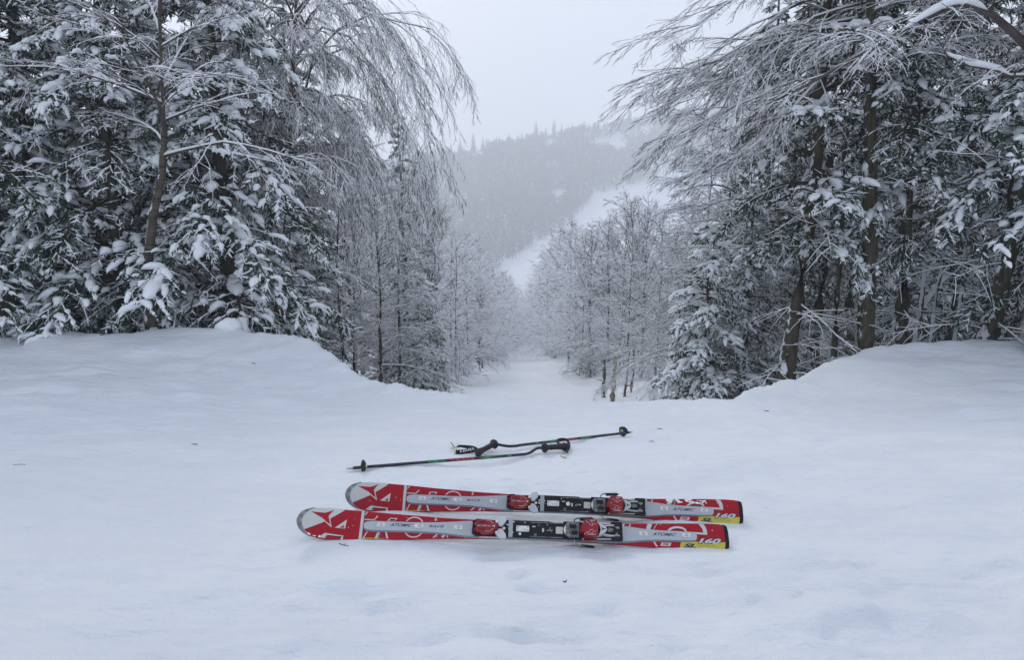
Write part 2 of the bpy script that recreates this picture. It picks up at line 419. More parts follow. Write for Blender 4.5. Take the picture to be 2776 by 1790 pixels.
def pads(acc, Pn, W, rnd, t0=.1, t1=1.0, segs=5, sides=6, flat=.72, lift=.55):
    """lumpy snow resting along the top of each curve"""
    m, n1, _ = Pn.shape
    if m == 0: return
    t = np.linspace(0, 1, segs + 1)[None] * np.ones((m, 1))
    t0 = np.broadcast_to(t0, (m,))[:, None]; t1 = np.broadcast_to(t1, (m,))[:, None]
    t = t0 + (t1 - t0) * t; f = np.clip(t * (n1 - 1), 0, n1 - 1.001); i = f.astype(int); fr = (f - i)[..., None]; ar = np.arange(m)[:, None]
    pp = Pn[ar, i] * (1 - fr) + Pn[ar, i + 1] * fr
    tt = np.linspace(0, 1, segs + 1)
    ch = pp[:, -1] - pp[:, 0]; hz_ = np.linalg.norm(ch[:, :2], axis=1) / np.maximum(np.linalg.norm(ch, axis=1), 1e-6)
    W = np.broadcast_to(W, (m,)) * (.32 + .68 * hz_)
    rr = np.broadcast_to(W, (m,))[:, None] * np.maximum(np.sin(np.pi * tt) ** .55, .02)[None] * rnd.uniform(.65, 1.3, (m, segs + 1))
    pp = pp + rnd.normal(0, .12, pp.shape) * rr[..., None]
    acc.tubes(pp, rr, sides, flat=flat, lift=lift, mi=(0,))

def lumps(acc, Pn, cnt, w0, w1, rnd, t0, t1, wmul, prob=1.0):
    """snow lying in overlapping lumps on top of the curves, flatter and longer where the bough is level"""
    m, n1, _ = Pn.shape
    if m == 0: return
    t = rnd.uniform(t0, t1, (m, cnt)); f = np.clip(t * (n1 - 1), 0, n1 - 1.001); i = f.astype(int); fr = (f - i)[..., None]; ar = np.arange(m)[:, None]
    c = Pn[ar, i] * (1 - fr) + Pn[ar, i + 1] * fr; tn = nrm(Pn[ar, i + 1] - Pn[ar, i])
    W = (w0 + (w1 - w0) * rnd.rand(m, cnt) ** 2.2) * np.broadcast_to(wmul, (m,))[:, None]
    k = (rnd.rand(m, cnt) < prob); c, tn, W = c[k], tn[k], W[k]
    tn = tn.copy(); tn[:, 2] *= .6; tn = nrm(tn + rnd.normal(0, .15, tn.shape)); ln = W * rnd.uniform(1.0, 2.6, len(W))
    W = W * (.6 + .4 * np.sqrt(1 - tn[:, 2] ** 2))
    s = np.array([-1, -.78, -.3, .3, .78, 1.0]); pr_ = np.array([.03, .62, 1, 1, .62, .03])
    pts = c[:, None] + tn[:, None] * (s[None] * ln[:, None])[..., None]
    pts = pts + rnd.normal(0, .10, pts.shape) * W[:, None, None]; pts[..., 2] -= (s[None] ** 2) * W[:, None] * .25
    acc.tubes(pts, W[:, None] * pr_[None] * rnd.uniform(.8, 1.2, (len(W), 6)), 6, flat=.72, lift=.5)

def trunk_pts(H, lean, wob, rnd, n=14):
    z = np.linspace(-.6, H, n + 1); t = (z + .6) / (H + .6)
    w = np.cumsum(rnd.normal(0, wob, (n + 1, 2)), 0); w -= w[1]
    x = lean[0] * t * H + w[:, 0]; y = lean[1] * t * H + w[:, 1]
    x -= x[1]; y -= y[1]
    return np.stack([x, y, z], 1)

def conifer_mesh(name, seed, H, h0, Lmax, nb, nl=10, ns=8, r0=.16, snow=1.0, lod=False, bark='spruce_bark', dead=0, wob=.012, top=None, spire=1.0, droopy=.0):
    rnd = np.random.RandomState(seed)
    T = trunk_pts(H, (rnd.uniform(-.02, .02), rnd.uniform(-.02, .02)), wob, rnd)
    tr = r0 * (1 - np.linspace(0, 1, len(T)) ** 1.1 * .93)
    tr[:2] *= 1.25
    a = Acc(); a.tubes(T[None], tr[None], 10 if not lod else 5, flat=1.0)
    trunk = a.build(name + '_trunk', [M[bark]])
    hs = h0 + (H * .985 - h0) * (np.arange(nb) + rnd.uniform(-.3, .3, nb)) / nb
    hs = np.clip(hs, h0 * .9, H * .99)
    az = np.arange(nb) * 2.399 + rnd.uniform(-.35, .35, nb)
    f = (hs - h0) / (H - h0); prof = (1 - f) ** (.8 * spire) * (.75 + .35 * np.minimum(f * 6, 1)) + .05
    L = Lmax * prof * rnd.uniform(.7, 1.18, nb)
    p0 = np.stack([np.interp(hs, T[:, 2], T[:, k]) for k in range(3)], 1)
    el = rnd.uniform(-.25, .12, nb) + .5 * f
    d = np.stack([np.cos(az) * np.cos(el), np.sin(az) * np.cos(el), np.sin(el)], 1)
    nseg = 7
    A = grow(p0, d, L, nseg, .13 + droopy + .10 * rnd.rand(nb), .07, rnd, uplift=.10)
    AR = taper(nb, nseg, .012 + .012 * L, .008)
    cr = Acc(); sn = Acc()
    cr.tubes(A, AR, 4, mi=(1, 1, 1, 1))
    p, dd, t, r, own = spawn(A, AR, nl * 2, .14, .98, .85, rnd, flat=.28)
    Ll = (L[own] * (.42 * (1 - t) + .12) * rnd.uniform(.75, 1.2, len(t))) + .05
    Bn = 3
    B = grow(p, dd, Ll, Bn, .16 + .25 * rnd.rand(len(p)) ** 2, .11, rnd)
    if lod:
        BR = np.repeat(np.array([[.03, .065, .05, .01]]), len(B), 0) * (Ll / .5).clip(.5, 1.6)[:, None]
        cr.tubes(B, BR, 4, top=.6, mi=(2, 2, 0, 0), miM=rnd.rand(len(B)) < .6)
        pads(sn, B[rnd.rand(len(B)) < .35 * snow], .06, rnd, segs=3, sides=5)
        pads(sn, A, .07, rnd, .2, 1, segs=4, sides=5)
    else:
        BR = np.repeat(np.array([[.009, .014, .012, .003]]), len(B), 0)
        cr.tubes(B, BR, 4, top=1.0, mi=(3, 3, 0, 0), miM=rnd.rand(len(B)) < .55)
        p, dd, t2, r, own2 = spawn(B, BR, int(ns * 2.6), .02, .99, .8, rnd, flat=.9, angj=.35)
        Ls = (.125 * (1 - .45 * t2) * rnd.uniform(.65, 1.25, len(t2))) * np.clip(Ll[own2] / .35, .55, 1.3)
        dd[:, 2] -= .25; C_ = grow(p, dd, Ls, 1, .3, .1, rnd)
        CR = np.array([[.0125, .0035]]) * rnd.uniform(.75, 1.25, (len(C_), 1))
        cls = rnd.rand(len(C_)) + .25 * (rnd.rand(len(own2)) - .5); k1 = cls < .33 * min(snow, 1.3); k2 = (cls > .46)
        cr.tubes(C_[k1], CR[k1], 3, top=1.5, mi=(3, 3, 0)); cr.tubes(C_[k2], CR[k2], 3, top=1.1, mi=(0, 0, 0)); k3 = ~k1 & ~k2; cr.tubes(C_[k3], CR[k3], 3, top=1.1, mi=(2, 2, 0))
        own_s = rnd.rand(nb) < .78        # some boughs have shed their load
        lumps(sn, A[own_s], 9, .034, .088, rnd, .15, 1.0, (.6 + .35 * L[own_s]))
        k = own_s[own]
        lumps(sn, B[k], 2 if snow < 1.1 else 3, .022, .066, rnd, .0, 1.0, np.clip(.55 + Ll[k], .5, 1.3), prob=.8)
        k = (rnd.rand(len(C_)) < .05 * snow) & own_s[own[own2]]
        pads(sn, C_[k], .014 + .010 * rnd.rand(k.sum()), rnd, 0, 1.05, segs=3, sides=5)
    if dead:
        hd = rnd.uniform(.3, h0 + .4, dead); ad = rnd.uniform(0, 6.28, dead); ed = rnd.uniform(-.35, .35, dead)
        pd = np.stack([np.interp(hd, T[:, 2], T[:, k]) for k in range(3)], 1)
        D = grow(pd, np.stack([np.cos(ad), np.sin(ad), ed], 1), rnd.uniform(.6, 1.7, dead), 5, .05, .09, rnd)
        DR = taper(dead, 5, .013, .005)
        cr.tubes(D, DR, 4, top=1.7, mi=(3, 3, 1, 1))
        p, dd, t, r, own = spawn(D, DR, 8, .2, .98, .8, rnd, flat=.6)
        E_ = grow(p, dd, rnd.uniform(.2, .6, len(p)), 3, .05, .12, rnd)
        cr.tubes(E_, taper(len(p), 3, .006, .003), 4, top=1.9, mi=(3, 3, 1, 1))
    crown = cr.build(name + '_crown', [M['needle'], M['dead'], M['needle_frost'], M['snow']], smooth=not lod)
    load = sn.build(name + '_snow', [M['snow']])
    return dict(trunk=trunk, crown=crown, snow_load=load, H=H)

def bare_mesh(name, seed, H, h0, nb, Lb, counts=(9, 8, 3), r0=.13, tw=1.0, droop=(.05, .09, .10), lod=0, bias=(0, 0), lean=(0, 0), wob=.03, bark='birch_bark',
              el=(.35, .95), T=None, rime=.5, up=0.0, azr=None, segs=(7, 5, 4, 3), extra=None, heavy=1.0, clean=False, flow=None, rimep=None):
    """leafless tree, every twig carrying a crest of snow"""
    rnd = np.random.RandomState(seed)
    if T is None: T = trunk_pts(H, lean, wob, rnd)
    nT = len(T)
    tr = r0 * (1 - np.linspace(0, 1, nT) ** .9 * .9); tr[:2] *= 1.2
    a = Acc(); a.tubes(T[None], tr[None], 10 if not lod else 6)
    trunk = a.build(name + '_trunk', [M[bark]])
    tw_mi = (1, 1, 0, 0)
    hs = h0 + (H - h0) * (np.arange(nb) + rnd.uniform(-.4, .4, nb) + .5) / nb
    arc = np.linspace(0, 1, nT)
    th = np.clip((hs + .6) / (H + .6), 0, .995)
    p0 = np.stack([np.interp(th, arc, T[:, k]) for k in range(3)], 1)
    az = np.arange(nb) * 2.399 + rnd.uniform(-.5, .5, nb)
    if azr: az = azr[0] + (azr[1] - azr[0]) * rnd.rand(nb)
    f = (hs - h0) / (H - h0)
    e = el[0] + (el[1] - el[0]) * f + rnd.normal(0, .15, nb)
    d = np.stack([np.cos(az) * np.cos(e) + bias[0], np.sin(az) * np.cos(e) + bias[1], np.sin(e)], 1)
    L = Lb * (1 - .55 * f) * rnd.uniform(.7, 1.2, nb) * (1 + .55 * (np.cos(az) * bias[0] + np.sin(az) * bias[1]))
    A = grow(p0, d, L, segs[0], droop[0], .07, rnd, uplift=up)
    AR = taper(nb, segs[0], .10 * r0 + .010 * L, .006 * tw, .8)
    if extra is not None:
        ex = []
        for c in extra:
            c = np.array(c, float); s = np.linspace(0, len(c) - 1, segs[0] + 1); ex.append(np.stack([np.interp(s, np.arange(len(c)), c[:, k]) for k in range(3)], 1))
        ex = np.array(ex); ex[:, 1:-1] += rnd.normal(0, .035, ex[:, 1:-1].shape); exL = np.linalg.norm(np.diff(ex, axis=1), axis=-1).sum(1)
        A = np.concatenate([A, ex]); AR = np.concatenate([AR, taper(len(ex), segs[0], .006 + .0065 * exL * heavy, .005, .8)]); L = np.concatenate([L, exL * .62])
    cr = Acc(); sn = Acc()
    S = 4 if lod < 2 else 3
    mi3 = (1, 1, 0)
    def tb(Pn, Rn, top, fine=False):
        pm = (rimep or (.78 if lod == 0 else .93)) if fine else .92
        s_ = 3 if (fine or S == 3) else 4
        cr.tubes(Pn, Rn, s_, top=top, mi=tw_mi if s_ == 4 else (mi3), miM=rnd.rand(len(Pn)) < (pm if not clean else .75))
    tb(A, AR, 1.3)
    for rep_ in range(2 if lod == 0 else 1):
        a0 = rnd.uniform(.02, .5, len(A)); pads(sn, A, (AR[:, 0] * .7 + .004) * heavy * rnd.uniform(.6, 1.15, len(A)), rnd, a0, np.minimum(a0 + rnd.uniform(.3, .6, len(A)), .97), segs=6, sides=6 if lod == 0 else 4, flat=.75, lift=.9)
    par, parR, parL = A, AR, L
    nlev = len(counts)
    for li, c in enumerate(counts):
        p, dd, t, r, own = spawn(par, parR, c, .12 if li else .18, .99, (.72, .62, .55)[li], rnd, flat=.45)
        ratio = (.52, .50, .5)[li]
        if flow is not None: dd = nrm(dd + np.array(flow)[None] * rnd.uniform(.5, 1.2, (len(dd), 1)))
        Ln = parL[own] * ratio * (1.12 - .62 * t) * rnd.uniform(.65, 1.25, len(t))
        Ln = np.clip(Ln, .06, None)
        sg = segs[li + 1] if not (lod == 0 and li == nlev - 1) else 2
        C_ = grow(p, dd, Ln, sg, droop[min(li + 1, 2)], .085, rnd, uplift=up)
        rr = np.clip(r * .62, .0032 * tw, .012)
        CR = taper(len(C_), sg, np.clip(rr, .004 * tw, None), .0027 * tw)
        tb(C_, CR, (1.15 if lod == 0 else 2.1), fine=(li == nlev - 1))
        if li == 0 and lod == 0:
            k = rnd.rand(len(C_)) < .55
            pads(sn, C_[k], CR[k, 0] * 1.1 + .003, rnd, .05, .8, segs=5, sides=5, flat=.8, lift=.9)
        par, parR, parL = C_, CR, Ln
    crown = cr.build(name + '_crown', [M['twig'], M['rime']], smooth=False)
    load = sn.build(name + '_snow', [M['snow']])
    return dict(trunk=trunk, crown=crown, snow_load=load, H=H)

def plant(v, name, x, y, rz, s, label, cat, group=None, z=None, tilt=(0, 0), snow=True):
    zz = ground_z(x, y) if z is None else z
    e = empty(name, (x, y, zz), rz, s)
    e.rotation_euler = (tilt[0], tilt[1], rz)
    for k in ('trunk', 'crown', 'snow_load'):
        if k == 'snow_load' and not snow: continue
        o_ = link(k, v[k], e)
        if k == 'snow_load': o_['kind'] = 'stuff'
    return tag(e, label, cat, group)
def at(px, y):      # x of the photo column px on the ground at forward distance y
    d = y * math.cos(PITCH) + 2.5 * math.sin(PITCH)
    x = (px - 1388) / F * d
    for _ in range(3):
        d = y * math.cos(PITCH) + (EYE - ground_z(x, y)) * math.sin(PITCH); x = (px - 1388) / F * d
    return x

C_full = conifer_mesh('spruce_full', 11, 8.5, .25, 1.9, 72, nl=10, ns=8, r0=.15, snow=1.0)
C_full2 = conifer_mesh('spruce_full_b', 12, 10.5, .5, 1.9, 66, nl=9, ns=8, r0=.17, snow=.9)
C_high = conifer_mesh('fir_high_crown', 13, 9.5, 2.5, 1.8, 48, nl=9, ns=8, r0=.135, snow=.9, bark='mossy_bark', dead=16, wob=.03)
C_droop = conifer_mesh('spruce_drooping', 17, 8.0, .3, 2.3, 70, nl=10, ns=7, r0=.15, snow=1.25, droopy=.06)
C_small = conifer_mesh('fir_small', 14, 3.6, .15, 1.15, 38, nl=8, ns=7, r0=.05, snow=1.5, wob=.02)
C_lod = conifer_mesh('spruce_far', 15, 10, .5, 1.9, 46, nl=5, r0=.13, lod=True)
C_spire = conifer_mesh('spruce_spire', 16, 12.5, .8, 1.5, 60, nl=5, r0=.14, lod=True, spire=1.15)
B_a = bare_mesh('birch_a', 21, 7.5, .9, 28, 2.4, counts=(9, 8, 4), r0=.09, tw=1.15, droop=(.12, .15, .15), bias=(.35, 0))
B_bush = bare_mesh('bush', 27, 1.9, .1, 22, 1.3, counts=(8, 6), r0=.03, tw=1.9, droop=(.12, .14, .12), lod=1, el=(.4, 1.2))
B_b = bare_mesh('birch_b', 22, 9.0, .7, 34, 2.9, counts=(9, 8), r0=.10, tw=1.8, droop=(.12, .14, .14), lod=1, bias=(.3, 0))
B_c = bare_mesh('birch_c', 23, 8.2, .6, 32, 2.7, counts=(9, 8), r0=.08, tw=1.8, droop=(.09, .12, .12), lod=1, bias=(.3, 0), el=(.5, 1.15))
B_up = bare_mesh('birch_up', 24, 9.0, 2.0, 26, 3.0, counts=(9, 7), r0=.09, tw=1.8, droop=(-.03, -.03, -.02), lod=1, el=(.85, 1.35), clean=True)
B_lod = bare_mesh('birch_far', 25, 8.5, .4, 26, 2.6, counts=(8, 6), r0=.08, tw=4.0, droop=(.09, .12, .12), lod=2, segs=(4, 3, 2, 2), bias=(.2, 0))
B_lod2 = bare_mesh('birch_far_b', 26, 8.0, .4, 24, 2.4, counts=(8, 6), r0=.08, tw=4.0, lod=2, segs=(4, 3, 2, 2), el=(.6, 1.2))
T_left = np.array([(0, 0, -.6), (.02, 0, .6), (.0, 0, 1.5), (-.05, 0, 2.2), (.0, 0, 2.8), (.12, -.02, 3.3), (.3, -.05, 3.8), (.42, -.1, 4.5), (.5, -.1, 5.3), (.6, -.1, 6.2), (.65, -.1, 7.4)]) if True else np.array([(0, 0, -.6), (.02, 0, .6), (.0, 0, 1.5), (-.05, 0, 2.2), (.0, 0, 2.8), (.12, -.02, 3.3), (.3, -.05, 3.8), (.5, -.1, 4.3), (.8, -.1, 4.9), (1.1, -.1, 5.5), (1.3, -.1, 6.1)])
def world_curve(pxs, dep, base):
    dep = np.linspace(dep[0], dep[1], len(pxs)); return [tuple(P(a, b, d) - Vector(base)) for (a, b), d in zip(pxs, dep)]
LB = (at(765, 12.6), 12.6); LB = (*LB, ground_z(*LB))
ltop = [(820, 250)]
left_arcs = [([(815, 300), (850, 150), (920, 70), (1000, 48), (1090, 52), (1170, 85), (1230, 140), (1262, 215)], (12.4, 11.4)),
             ([(810, 230), (870, 130), (950, 130), (1030, 210), (1090, 320), (1130, 430), (1155, 540)], (12.4, 11.8)),
             ([(805, 100), (880, 0), (980, 10), (1060, 90), (1115, 200), (1145, 300), (1165, 400)], (12.4, 11.6)),
             ([(800, 260), (850, 230), (910, 290), (970, 390), (1015, 500), (1045, 620)], (12.4, 11.9)),
             ([(795, 300), (740, 210), (670, 190), (620, 250), (590, 340), (570, 450)], (12.4, 11.2)),
             ([(790, 120), (740, 10), (660, -10), (590, 40), (530, 130), (490, 240)], (12.4, 11.0)),
             ([(790, -50), (860, -80), (950, -30), (1040, 70), (1100, 190), (1140, 330), (1160, 450)], (12.4, 11.4)),
             ([(790, 380), (840, 330), (900, 380), (950, 480), (985, 600), (1005, 720)], (12.4, 12.0)),
             ([(790, 0), (830, -60), (900, -20), (950, 80), (990, 200), (1010, 330)], (12.4, 11.3)),
             ([(785, 80), (760, 0), (700, 30), (670, 120), (650, 230), (640, 330)], (12.4, 11.2)),
             ([(790, 200), (800, 90), (860, 110), (890, 220), (905, 330), (915, 450)], (12.4, 11.6)),
             ([(800, 330), (860, 260), (940, 330), (1010, 430), (1060, 540), (1090, 660)], (12.4, 12.0)),
             ([(805, 150), (880, 60), (970, 110), (1050, 230), (1110, 370), (1140, 520), (1150, 640)], (12.4, 12.2)),
             ([(800, 50), (870, -60), (1000, -20), (1090, 110), (1135, 260), (1160, 400), (1168, 520)], (12.4, 12.3)),
             ([(790, 420), (830, 400), (880, 460), (930, 560), (960, 680), (970, 780)], (12.4, 12.2)),
             ([(780, 60), (800, -40), (860, 60), (880, 180), (870, 300)], (12.4, 11.2))]
B_left = bare_mesh('birch_arching', 31, 7.4, 3.2, 26, 2.2, counts=(13, 10, 4), r0=.15, tw=.8, droop=(.22, .24, .20), T=T_left, bark='orange_bark', bias=(.15, -.1), el=(.6, 1.0), flow=(.10, 0, -.40), rimep=.7,
                   extra=[world_curve(c, d, LB) for c, d in left_arcs], heavy=.6)
T_right = trunk_pts(8.5, (-.03, 0), .04, np.random.RandomState(5))
RB = (at(2344, 10.2), 10.2); RB = (*RB, ground_z(*RB))
right_arcs = [([(2365, 40), (2200, 70), (2050, 110), (1920, 165), (1820, 205), (1738, 245)], (10, 8.8)),
              ([(2365, 150), (2240, 230), (2140, 300), (2060, 370), (1980, 430), (1900, 470)], (10, 9.0)),
              ([(2365, 60), (2230, 160), (2080, 250), (1960, 310), (1860, 350), (1790, 372)], (10, 9.0)),
              ([(2360, -120), (2180, -100), (2020, -30), (1920, 30), (1850, 70), (1790, 100)], (10, 8.8)),
              ([(2365, -60), (2180, 0), (2050, 100), (1950, 200), (1880, 300), (1820, 400)], (10, 9.2)),
              ([(2365, 0), (2250, 20), (2130, 100), (2050, 200), (1980, 310), (1930, 420)], (10, 8.8)),
              ([(2365, 120), (2260, 190), (2160, 290), (2070, 370), (1990, 430), (1900, 480)], (10, 8.7))]
B_right = bare_mesh('beech_overhanging', 32, 8.5, 4.2, 24, 2.5, counts=(13, 9, 4), r0=.15, tw=.85, droop=(.09, .10, .10), T=T_right, bark='mossy_bark', bias=(-.45, -.15), el=(.2, .8), flow=(-.36, -.1, -.20), rimep=.55,
                    extra=[world_curve(c, d, RB) for c, d in right_arcs], heavy=.8)
EB = (at(2830, 8.8), 8.8); EB = (*EB, ground_z(*EB))
edge_arcs = [([(2835, 180), (2770, 110), (2733, 79), (2676, 36), (2619, 7), (2562, 14), (2497, 64), (2369, 114), (2247, 207), (2140, 250), (2040, 300)], (8.7, 7.9)),
             ([(2830, 250), (2760, 200), (2690, 190), (2620, 160), (2560, 120), (2500, 60)], (8.7, 8.0))]
B_edge = bare_mesh('beech_edge', 35, 7.5, 4.0, 8, 1.6, counts=(9, 8, 3), r0=.12, tw=1.0, droop=(.08, .12, .12), T=trunk_pts(7.5, (0, 0), .02, np.random.RandomState(8)), bark='mossy_bark', bias=(-.3, 0), extra=[world_curve(c, d, EB) for c, d in edge_arcs], heavy=1.9)
# ------------------------------------------------------------------ near trees, left bank
pi = math.pi
def put(v, name, px, y, rz, s, label, cat='conifer', **k):
    return plant(v, name, at(px, y), y, rz, s, label, cat, **k)
put(C_full2, 'spruce_tree', 60, 10.2, .3, .95, 'snowy spruce at the left edge with a thick brown trunk leaning left', tilt=(0, -.05))
put(C_full2, 'spruce_tree', 165, 11.4, 2.1, 1.0, 'thick-trunked dark spruce second from the left edge above the snow bank')
put(C_droop, 'spruce_tree', 350, 10.8, 4.0, .9, 'spruce with a snow-loaded lower bough arching right, behind the crest of the left bank')
put(C_droop, 'spruce_tree', 640, 11.3, 5.3, 1.0, 'big snow-laden spruce whose boughs sweep down the right end of the left bank')
put(C_small, 'fir_tree', 478, 10.9, 1.0, .8, 'small snow-covered fir tucked between two big spruces on the left bank')
put(C_full2, 'spruce_tree', -160, 10.5, 1.2, .95, 'spruce mostly cut off by the left edge of the picture')
put(C_full2, 'spruce_tree', 480, 14.5, 3.3, 1.05, 'dark spruce in the second row behind the birch with the curved trunk')
put(C_full, 'spruce_tree', 250, 15.0, .9, 1.1, 'dark spruce in the second row behind the two thick trunks at the left')
put(C_full, 'spruce_tree', 20, 15.5, 5.9, 1.15, 'dark spruce in the second row at the left edge')
put(C_full, 'spruce_tree', 800, 16.0, 2.2, 1.0, 'dark spruce deep behind the arching birch on the left')
put(C_full2, 'spruce_tree', 690, 19.0, 4.4, 1.0, 'spruce in the third row behind the big snow-laden spruce')
put(C_full2, 'spruce_tree', 1110, 24.5, .5, .92, 'tall narrow spruce rising behind the hanging birch twigs, left of the run')
put(C_small, 'spruce_tree', 1150, 19.5, 1.7, 1.05, 'low dark spruce at the foot of the tall narrow spruce left of the run')
put(B_c, 'birch_tree', 960, 19.0, .4, .75, 'bushy frosted birch behind the low one, right of the big snow-laden spruce', 'birch')
put(B_b, 'birch_tree', 1085, 18.5, .2, .62, 'bushy frosted birch standing in front of the tall narrow spruce left of the run', 'birch')
put(B_left, 'birch_tree', 765, 12.6, 0, 1.0, 'arching birch with orange peeling bark and a curtain of frosted twigs', 'birch')
T5 = np.array([(0, 0, -.6), (-.05, 0, .4), (-.02, 0, 1.2), (.12, 0, 1.9), (.28, 0, 2.4), (.36, 0, 3.0), (.37, 0, 3.6), (.42, 0, 4.4), (.5, 0, 5.2), (.55, 0, 6)])
B_5 = bare_mesh('birch_curved', 33, 6.0, 2.6, 18, 2.2, counts=(8, 7, 3), r0=.085, tw=.95, droop=(.08, .10, .10), T=T5, bias=(.2, -.3), el=(.4, 1.0), heavy=.6)
put(B_edge, 'beech_tree', 2830, 8.8, 0, 1.0, 'beech at the right edge with one thick snow-covered branch arching across the top right', 'beech')
put(B_left, 'birch_tree', 545, 13.2, -.5, .92, 'birch behind the dark left spruces with twigs hanging over them', 'birch')
put(B_5, 'birch_tree', 425, 9.9, 0, 1.0, 'slender birch with a curved peeling trunk in front of the dark left spruces', 'birch')
put(B_a, 'birch_tree', 1032, 17.0, .2, .66, 'small birch with a thin tan trunk left of the low dark spruce', 'birch')
put(B_a, 'birch_tree', 930, 14.8, 2.6, .6, 'low frosted birch filling the gap right of the big snow-laden spruce', 'birch')
put(B_a, 'birch_tree', 900, 18.5, 4.6, .85, 'frosted birch behind the hanging twigs, between the big spruce and the tall narrow one', 'birch')
put(B_up, 'birch_tree', 1170, 31.0, .4, .92, 'upright bare birch with a fan of twigs against the far hill, left of the run', 'birch')
for i_, (a_, b_, c_, t_) in enumerate(((1602, 44, .92, 'leftmost'), (1640, 41, 1.02, 'middle'), (1676, 43, 1.0, 'rightmost'))):
    put(B_up, 'birch_tree', a_ + 40, b_, 1.3 * i_ + 3, c_, t_ + ' of three upright bare birches standing against the white slope, right of the run', 'birch')
# ------------------------------------------------------------------ near trees, right bank
put(C_high, 'fir_tree', 2125, 10.6, .8, 1.0, 'fir with the leftmost stout grey trunk of the right bank', tilt=(0, .07))
put(C_small, 'fir_tree', 1905, 12.2, 2.0, .98, 'small fir heaped with snow pillows where the right bank meets the run')
put(C_droop, 'fir_tree', 2010, 13.0, 4.0, .52, 'small snowy fir behind the pillow-laden one, left of the stout grey trunk')
put(C_high, 'fir_tree', 2437, 10.4, 3.4, .8, 'slim fir with a mossy trunk in the middle of the right bank')
put(C_high, 'fir_tree', 2661, 9.9, 5.0, 1.0, 'thick dark fir leaning right near the right edge', tilt=(0, .08))
put(B_right, 'beech_tree', 2344, 10.2, 0, 1.0, 'bare beech with a dark trunk whose frosted branches reach over the run from the right', 'beech')
plas = {}
def pole_tree(px, y, H, r, lean, bark, label, cat, seed, nb=10, h0=1.6, Lb=1.3, counts=(6, 5)):
    v = bare_mesh('slim_tree', seed, H, h0, nb, Lb, counts=counts, r0=r, tw=1.2, lean=lean, bark=bark, lod=1, wob=.025)
    return put(v, 'slim_tree', px, y, 0, 1.0, label, cat)
pole_tree(2248, 10.6, 6.5, .062, (.01, 0), 'mossy_bark', 'thin mossy trunk between the stout grey trunk and the beech on the right bank', 'tree', 41)
pole_tree(2500, 11.2, 5.5, .045, (.05, 0), 'plastered', 'thin snow-plastered trunk just right of the slim mossy fir', 'tree', 42)
pole_tree(2462, 10.9, 5.5, .05, (.03, 0), 'plastered', 'crooked snow-plastered trunk close beside the slim mossy fir', 'tree', 43)
pole_tree(2560, 11.0, 5.5, .05, (.07, 0), 'plastered', 'leaning snow-plastered trunk midway to the thick dark fir at the right', 'tree', 44)
pole_tree(2775, 9.7, 7, .085, (-.01, 0), 'snag_wood', 'brown trunk standing at the right edge of the picture', 'tree', 45, h0=4.5)
put(C_full2, 'spruce_tree', 2900, 9.6, 2.2, .95, 'spruce beyond the right edge whose loaded boughs reach into the picture')
for i, (px, y, rz, s, v, lab) in enumerate([
    (2200, 14.5, 1.1, 1.0, C_high, 'fir in the second row behind the thin mossy trunk at the right'),
    (2300, 18.0, 3.1, 1.1, C_high, 'fir in the third row seen left of the beech trunk'),
    (2420, 14.0, 5.5, 1.0, C_high, 'fir in the second row behind the slim mossy fir'),
    (2560, 15.5, 2.5, 1.0, C_full2, 'dark spruce in the second row behind the leaning plastered trunk'),
    (2720, 14.0, .4, 1.0, C_high, 'fir in the second row behind the thick dark fir near the right edge'),
    (2850, 16.0, 4.2, 1.0, C_full2, 'dark spruce in the second row at the right edge'),
    (2060, 15.0, .9, .8, C_full2, 'spruce behind the stout grey trunk at the start of the right bank'),
    (2450, 20.0, .9, 1.1, C_full2, 'dark spruce deep in the wood behind the right bank'),
    (2650, 21.0, 2.9, 1.1, C_full, 'dark spruce deep in the wood behind the thick dark fir'),
    (2180, 22.0, 4.9, 1.1, C_full, 'dark spruce deep in the wood left of the beech trunk')]):
    put(v, 'spruce_tree' if v is not C_high else 'fir_tree', px, y, rz, s, lab)
put(B_a, 'birch_tree', 2010, 13.8, 3.3, .8, 'frosted birch leaning over the small firs right of the run', 'birch')
put(B_a, 'birch_tree', 1960, 17.5, 3.0, 1.0, 'wide frosted birch reaching left above the small snowy firs', 'birch')
put(B_a, 'birch_tree', 1900, 21.5, 2.8, .95, 'frosted birch behind the pillow-laden fir, its twigs hanging towards the run', 'birch')
put(C_full, 'spruce_tree', 1850, 19.0, 1.2, .35, 'low snowy spruce right of the pale broken trunk')
